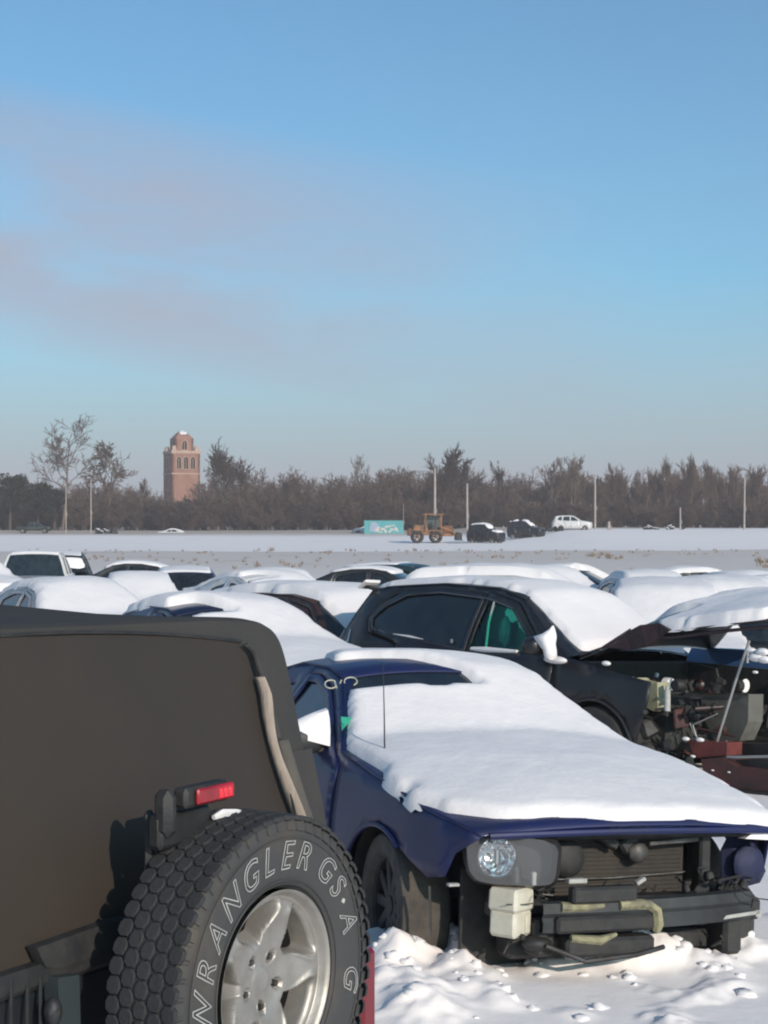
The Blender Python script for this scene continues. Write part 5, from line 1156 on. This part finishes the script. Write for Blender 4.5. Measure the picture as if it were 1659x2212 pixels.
# ---- spare tyre
TY = Vector((-.265, -.018, 1.095)); RT = .388; TW = .192
SIDEW = mat('tyre_sidewall', (.055, .055, .056), .62, var_rgb=(.095, .082, .066), vscale=5, thr=(.48, .72), bump=.12, bscale=30, spec=.35)
TREAD = mat('tyre_tread', (.022, .023, .025), .7, var_rgb=(.035, .035, .036), vscale=9, bump=.25, bscale=80)
sp = bpy.data.objects.new('spare_wheel', None); link(sp, jeep); sp.location = TY; sp.scale = (.955, .955, .955)
g = MB(); h = TW / 2
# axial (negative = outer face), radius
pf = [(-h * .62, .212), (-h * .80, .220), (-h * .93, .236), (-h * 1.0, .262), (-h * 1.03, .295), (-h * 1.0, .325), (-h * .985, .333), (-h * .94, .335), (-h * .93, .345), (-h * .90, .362), (-h * .84, .376)]
g.lathe([(TW * .5 - TW * .5 + a, r_) for a, r_ in pf], (0, 0, 0), 'X', 110); g.build('sidewall', SIDEW, sp, sharp=40)
g = MB(); g.lathe([(-h * .84, .376), (-h * .74, .379), (-h * .3, .381), (h * .3, .381), (h * .74, .379), (h * .9, .36), (h, .32), (h * .9, .25), (h * .6, .215)], (0, 0, 0), 'X', 110); trd = g.build('tread', TREAD, sp, sharp=60)
NB = 58; cs = 2 * math.pi * .385 / NB
for row, (ax, wx) in enumerate([(-.078, .037), (-.039, .037), (0, .035), (.039, .037), (.078, .037)]):
    a_ = wx / 2; b_ = cs * .47; hx = [(-a_, -b_ * .55), (-a_ * .4, -b_), (a_ * .6, -b_ * .95), (a_, -b_ * .35), (a_, b_ * .55), (a_ * .4, b_), (-a_ * .6, b_ * .95), (-a_, b_ * .35)]
    z0_, z1_ = .374, (.3865 if abs(row - 2) < 2 else .3850)
    vs = [(x, y, z0_) for x, y in hx] + [(x, y, z1_ - .002) for x, y in hx] + [(x * .88, y * .88, z1_) for x, y in hx]
    fs = [(i, (i + 1) % 8, 8 + (i + 1) % 8, 8 + i) for i in range(8)] + [(8 + i, 8 + (i + 1) % 8, 16 + (i + 1) % 8, 16 + i) for i in range(8)] + [tuple(range(16, 24))]
    me = bpy.data.meshes.new('tread_block'); me.from_pydata([Vector(v) + Vector((ax, 0, 0)) for v in vs], [], fs); me.materials.append(TREAD)
    for k in range(NB):
        o = bpy.data.objects.new('tread_block', me); link(o, trd); o.rotation_euler = (2 * math.pi * (k + .5 * (row % 2)) / NB, 0, 0)
# shoulder lugs
a_ = cs * .40; me = bpy.data.meshes.new('shoulder_lugs')
mbl = MB()
for k in range(NB):
    M_ = Matrix.Rotation(2 * math.pi * (k + .25) / NB, 3, 'X')
    mbl.add([M_ @ Vector(v) for v in [(-h * .90, -a_, .352), (-h * .90, a_, .352), (-h * .86, a_ * .9, .381), (-h * .86, -a_ * .9, .381), (-h * .975, -a_ * .85, .350), (-h * .975, a_ * .85, .350), (-h * .90, a_ * .8, .378), (-h * .90, -a_ * .8, .378)]], [(4, 5, 6, 7), (0, 4, 7, 3), (1, 2, 6, 5), (3, 7, 6, 2), (0, 1, 5, 4)])
mbl.build('shoulder_lugs', SIDEW, sp, False)
# raised rings on the sidewall
for (r_, ax_) in [(.333, -h * 1.0), (.236, -h * .945), (.226, -h * .88)]:
    g = MB(); g.tube([(ax_, r_ * math.cos(t), r_ * math.sin(t)) for t in np.linspace(0, 2 * math.pi, 97)], .0018, 5, False); g.build('sidewall_ring', SIDEW, sp)
# outlined white lettering bent round the sidewall
LET = mat('tyre_lettering', (.50, .50, .48), .7)
def letter(ch, deg, size=.066, rad=.264, wid=.95):
    cu = bpy.data.curves.new('lettering', 'FONT'); cu.body = ch; cu.size = size * 1.38; cu.fill_mode = 'NONE'; cu.bevel_depth = .0013; cu.bevel_resolution = 0; cu.align_x = 'CENTER'; cu.shear = .28; cu.offset = .0; cu.resolution_u = 4
    o = bpy.data.objects.new('lettering', cu); COL.objects.link(o); bpy.context.view_layer.update()
    me = bpy.data.meshes.new_from_object(o.evaluated_get(bpy.context.evaluated_depsgraph_get())); COL.objects.unlink(o); bpy.data.objects.remove(o)
    for v in me.vertices:
        x, y, z = v.co; x *= wid; r_ = rad + y; an = R(deg) + x / (rad + .025)
        # clock angle an seen from behind: right of picture is -Y
        ax_ = -h * np.interp(r_, [.236, .262, .295, .325], [.93, 1.0, 1.03, 1.0]) - .0030
        v.co = (ax_ - z * .6, -r_ * math.sin(an), r_ * math.cos(an))
    me.materials.clear(); me.materials.append(LET)
    o = bpy.data.objects.new('lettering', me); link(o, sp)
for ch, dg in zip('WRANGLER', [-91, -73, -57.5, -41.5, -25.5, -11, 2.5, 16.5]): letter(ch, dg)
for ch, dg in [('G', 36.5), ('S', 50), ('A', 71), ('G', 99)]: letter(ch, dg)
g = MB(); an = R(60.5); g.box((-h * 1.03, -.292 * math.sin(an), .292 * math.cos(an)), (.004, .010, .010), Matrix.Rotation(-an, 3, 'X')); g.build('lettering', LET, sp)
# ---- alloy wheel, five broad spokes with hollow pockets
NR, NA = 40, 300; RR = .214; vs = []; holes = []
def depth(r, an):
    ph = (an - R(-18) + math.pi / 5) % (2 * math.pi / 5) - math.pi / 5      # angle from the nearest pocket centre line
    hub = .052; rimz = .018
    base = hub - .012 * sst(.05, .10, r) - (hub - .012 - rimz) * sst(.10, .185, r) * .9
    halfw = R(8) + R(17) * float(sst(.085, .17, r)); inp = float(1 - sst(.80, 1.12, abs(ph) / halfw)) * float(sst(.085, .125, r)) * float(1 - sst(.176, .190, r))
    crest = .006 * math.exp(-((abs(ph) / halfw - 1.18) / .12) ** 2) * float(sst(.10, .13, r)) * float(1 - sst(.17, .185, r))
    d_ = base + inp * (.050 + .035 * float(sst(.10, .16, r))) - crest
    if r > .190: d_ = float(np.interp(r, [.190, .197, .203, .208, .214], [.026, .030, .014, .004, .001]))
    return d_, inp, ph
for i in range(NR + 1):
    r_ = .0 + RR * (i / NR) ** .9
    for k in range(NA):
        an = 2 * math.pi * k / NA; d_, inp, ph = depth(r_, an)
        for j in range(5):
            la = R(-36 + 72 * j); dx = r_ * math.sin(an) - .061 * math.sin(la); dz = r_ * math.cos(an) - .061 * math.cos(la); q_ = math.hypot(dx, dz)
            if q_ < .0145: d_ += .022 * float(1 - sst(.011, .0145, q_))
            elif q_ < .019: d_ -= .003 * float(1 - sst(.0145, .019, q_))
        if r_ < .030: d_ -= .006 * float(1 - sst(.026, .030, r_))
        if r_ < .024: d_ += .003
        vs.append((-h * .93 + d_, -r_ * math.sin(an), r_ * math.cos(an)))
fs = []
for i in range(NR):
    rm = RR * ((i + .5) / NR) ** .9
    for k in range(NA):
        an = 2 * math.pi * (k + .5) / NA; ph = (an - R(-18) + math.pi / 5) % (2 * math.pi / 5) - math.pi / 5
        sd = rm * math.tan(ph)
        if .118 < rm < .168 and abs(sd + .004) < .030 * (rm - .106) / .06 + .003: continue
        fs.append((i * NA + k, i * NA + (k + 1) % NA, (i + 1) * NA + (k + 1) % NA, (i + 1) * NA + k))
al = mesh_obj('alloy_rim', vs, fs, ALLOY, sp)
g = MB(); g.lathe([(-h * .7, .214), (h * .2, .200), (h * .9, .214)], (0, 0, 0), 'X', 60); g.lathe([(-h * .02, .001), (-h * .0, .202)], (0, 0, 0), 'X', 60); g.build('rim_barrel', mat('barrel_black', (.008, .008, .008), .9, spec=.1), sp)  # black disc puts the shade behind the spoke pockets into colour
for j in range(5):
    la = R(-36 + 72 * j); g = MB(); g.lathe([(-h * .93 + .047, .0), (-h * .93 + .047, .007), (-h * .93 + .072, .008)], (0, -.061 * math.sin(la), .061 * math.cos(la)), 'X', 6); g.build('lug_nut', DIRTYM, sp, False)

BROWNP = mat('brown_paint', (.045, .022, .018), .45, .1, .3, var=.4, vscale=4)
def scaled(sp, k):
    s = dict(sp)
    s['top'] = [(x, z * k) for x, z in sp['top']]; s['vert'] = [(z * k, w) for z, w in sp['vert']]
    s['doors'] = [[(x, z * k) for x, z in d] for d in sp['doors']]; s['wins'] = [[(x, z * k) for x, z in d] for d in sp['wins']]
    return s
WAGON = scaled(SUV, .88)
def yard(ax, ay, px, d, py_roof, yaw, name, label, cat, spec, paint, seed, group=CG, **k):
    """the point (ax, ay) of the car stands at depth d on picture column px; its roof snow tops out at row py_roof"""
    a = R(yaw); k.setdefault('step', .07); k.setdefault('depth', .16); k.setdefault('edge', -.035); k.setdefault('drape', .12); k.setdefault('full_drape', True)
    x = (px - CX) / F * d - (ax * math.cos(a) - ay * math.sin(a)); y = d - (ax * math.sin(a) + ay * math.cos(a))
    zr = max(p[1] for p in spec['top']) + .05 + k['depth']; xm = -1.9; dr = y + xm * math.sin(a)
    z0 = z_at(py_roof, dr) - zr
    return car(name, label, cat, (x, y, z0), yaw, spec, paint, group, seed=seed, **k)[0]
yard(-.60, .80, 742, 15.5, 1276, -60, 'snowed_in_coupe', 'dark blue coupe right behind the soft top vehicle, smooth snow on its roof', 'car', COUPE, NAVY, 12, step=.045, depth=.10, fine=.09,
     keep=lambda x, y, z: min(y + .62, max(x + 1.145, -(x + 1.145 + interp(y, [(-1, .55), (-.3, .4), (-.12, .0)])), y + .12)))
yard(-.38, -.86, 738, 17.3, 1254, -50, 'snowed_in_wagon', 'maroon car whose bare brown pillar arches between two snow domes left of the black crossover', 'car', SUV, BROWNP, 13, step=.05, depth=.10, fine=.09, keep=lambda x, y, z: y + .60)
yard(-1.2, .60, 268, 22, 1243, -62, 'snowed_in_sedan', 'snow buried sedan at left behind the soft top vehicle, no glass showing', 'car', SEDAN, SILVER, 14, step=.06, depth=.10)
yard(-2.6, 0, 74, 45, 1188, 97, 'pickup_truck', 'white pickup cab at far left with its dark rear window facing us', 'pickup truck', scaled(PICKUP, .96), WHITEP, 15, keep=lambda x, y, z: 1 if -2.5 < x < -1.1 else -1, depth=.04)
yard(-3.3, -.6, 178, 50, 1189, 100, 'dark_wagon', 'dark wagon standing right beside the white pickup cab at far left', 'car', SUV, BLACKP, 16, depth=.03)
yard(-1.66, .9, 272, 50, 1209, 180, 'snowed_in_sedan', 'dark sedan with two bare side windows between the white pickup and the navy van', 'car', SEDAN, GREYP, 17, keep=lambda x, y, z: 1 if z > 1.25 else -1, depth=.07)
yard(-.4, .8, 38, 36, 1192, -60, 'snowed_in_sedan', 'snowy car cut off by the left edge in front of the white pickup', 'car', SEDAN, SILVER, 18)
yard(-3.6, 0, 400, 36, 1221, 97, 'navy_van', 'navy van with its flat dark rear facing us and snow on its roof', 'van', WAGON, NAVY, 19, depth=.05, keep=lambda x, y, z: x + 3.30)
yard(-1.25, .6, 668, 28, 1228, -58, 'snowed_in_coupe', 'white snow topped coupe with a thin dark bare strip right of the navy van', 'car', COUPE, WHITEP, 20, keep=lambda x, y, z: min(y + .75, max(x + 1.22, -(x + 1.5), y + .1)), depth=.09)
yard(-1.66, -.9, 790, 40, 1220, -14, 'snowed_in_sedan', 'dark sedan with bare windows and white pillars left of the teal glassed wagon', 'car', SEDAN, GREYP, 21, keep=lambda x, y, z: 1 if z > 1.3 else -1, depth=.05)
wg = yard(-1.0, -.9, 895, 46, 1213, -25, 'dark_wagon', 'dark wagon with a pale mirror at its window, just above the black crossover tailgate', 'car', WAGON, mat('teal_black_paint', (.02, .045, .055), .3, .1, .5), 22, depth=.04, keep=lambda x, y, z: 1 if z > 1.3 and x < -1.6 else -1)
g = MB(); ellip(g, (-.85, -1.05, 1.08), (.12, .16, .15)); g.build('mirror', SNOWF, wg)
yard(-2.0, 0, 1070, 28, 1216, -12, 'snowed_in_wagon', 'long snow blanketed wagon directly behind the black crossover roof', 'car', WAGON, WHITEP, 23, depth=.15, keep=lambda x, y, z: 1.)
yard(-.9, -.6, 1285, 40, 1216, -20, 'snowed_in_sedan', 'snow covered car showing one dark corner of glass right of centre', 'car', SEDAN, BLACKP, 24, keep=lambda x, y, z: 1 if x < -1.4 or (y > .2) else -1)
yard(-2, 0, 1470, 38, 1222, 8, 'snowed_in_sedan', 'low snow covered car with a dark roof line near the right edge', 'car', scaled(SEDAN, .95), GREYP, 25, depth=.10)
yard(-2, 0, 1560, 27, 1240, -8, 'snowed_in_sedan', 'snow covered car with only its smooth white roof showing at right', 'car', SEDAN, SILVER, 28, depth=.14)
yard(-1.15, 0, 1440, 19.5, 1247, -97, 'snowed_in_wagon', 'car nose on to us under thick snow, just behind the raised hood', 'car', SUV, BLACKP, 26, step=.05, depth=.14)
yard(-1.15, 0, 1580, 23, 1243, -90, 'snowed_in_wagon', 'second nose on car buried in snow, right of the one behind the raised hood', 'car', SUV, SILVER, 29, step=.06, depth=.14)
yard(-1.66, -.9, 1700, 18.6, 1268, -12, 'snowed_in_sedan', 'car at the right edge with a dark wedge of glass under its snowy roof', 'car', SEDAN, BLACKP, 30, step=.06, depth=.12)
yard(-1.5, 0, 1690, 30, 1240, -10, 'red_sedan', 'red car under snow, only a red sliver showing at the right edge', 'car', SEDAN, REDP, 27)

FILL = [(600, 34, 1224, -70, 'snowy roof rising between the thin stripped coupe and the dark sedan behind it', SILVER), (300, 30, 1232, -80, 'snow capped car tucked between the buried sedan and the navy van', GREYP), (1180, 33, 1219, -75, 'snowy roof farther back directly above the black crossover roof', WHITEP), (1400, 31, 1228, -85, 'snowy car roof farther back above the crossover windshield', SILVER), (1620, 31, 1230, -70, 'snowy car roof farther back near the right edge of the photo', GREYP)]
for i, (px, d, row, yw, lb, pt) in enumerate(FILL):
    yard(-1.6, 0, px, d, row, yw, 'snowed_in_sedan', lb, 'car', SEDAN, pt, 40 + i, depth=.14, step=.08)
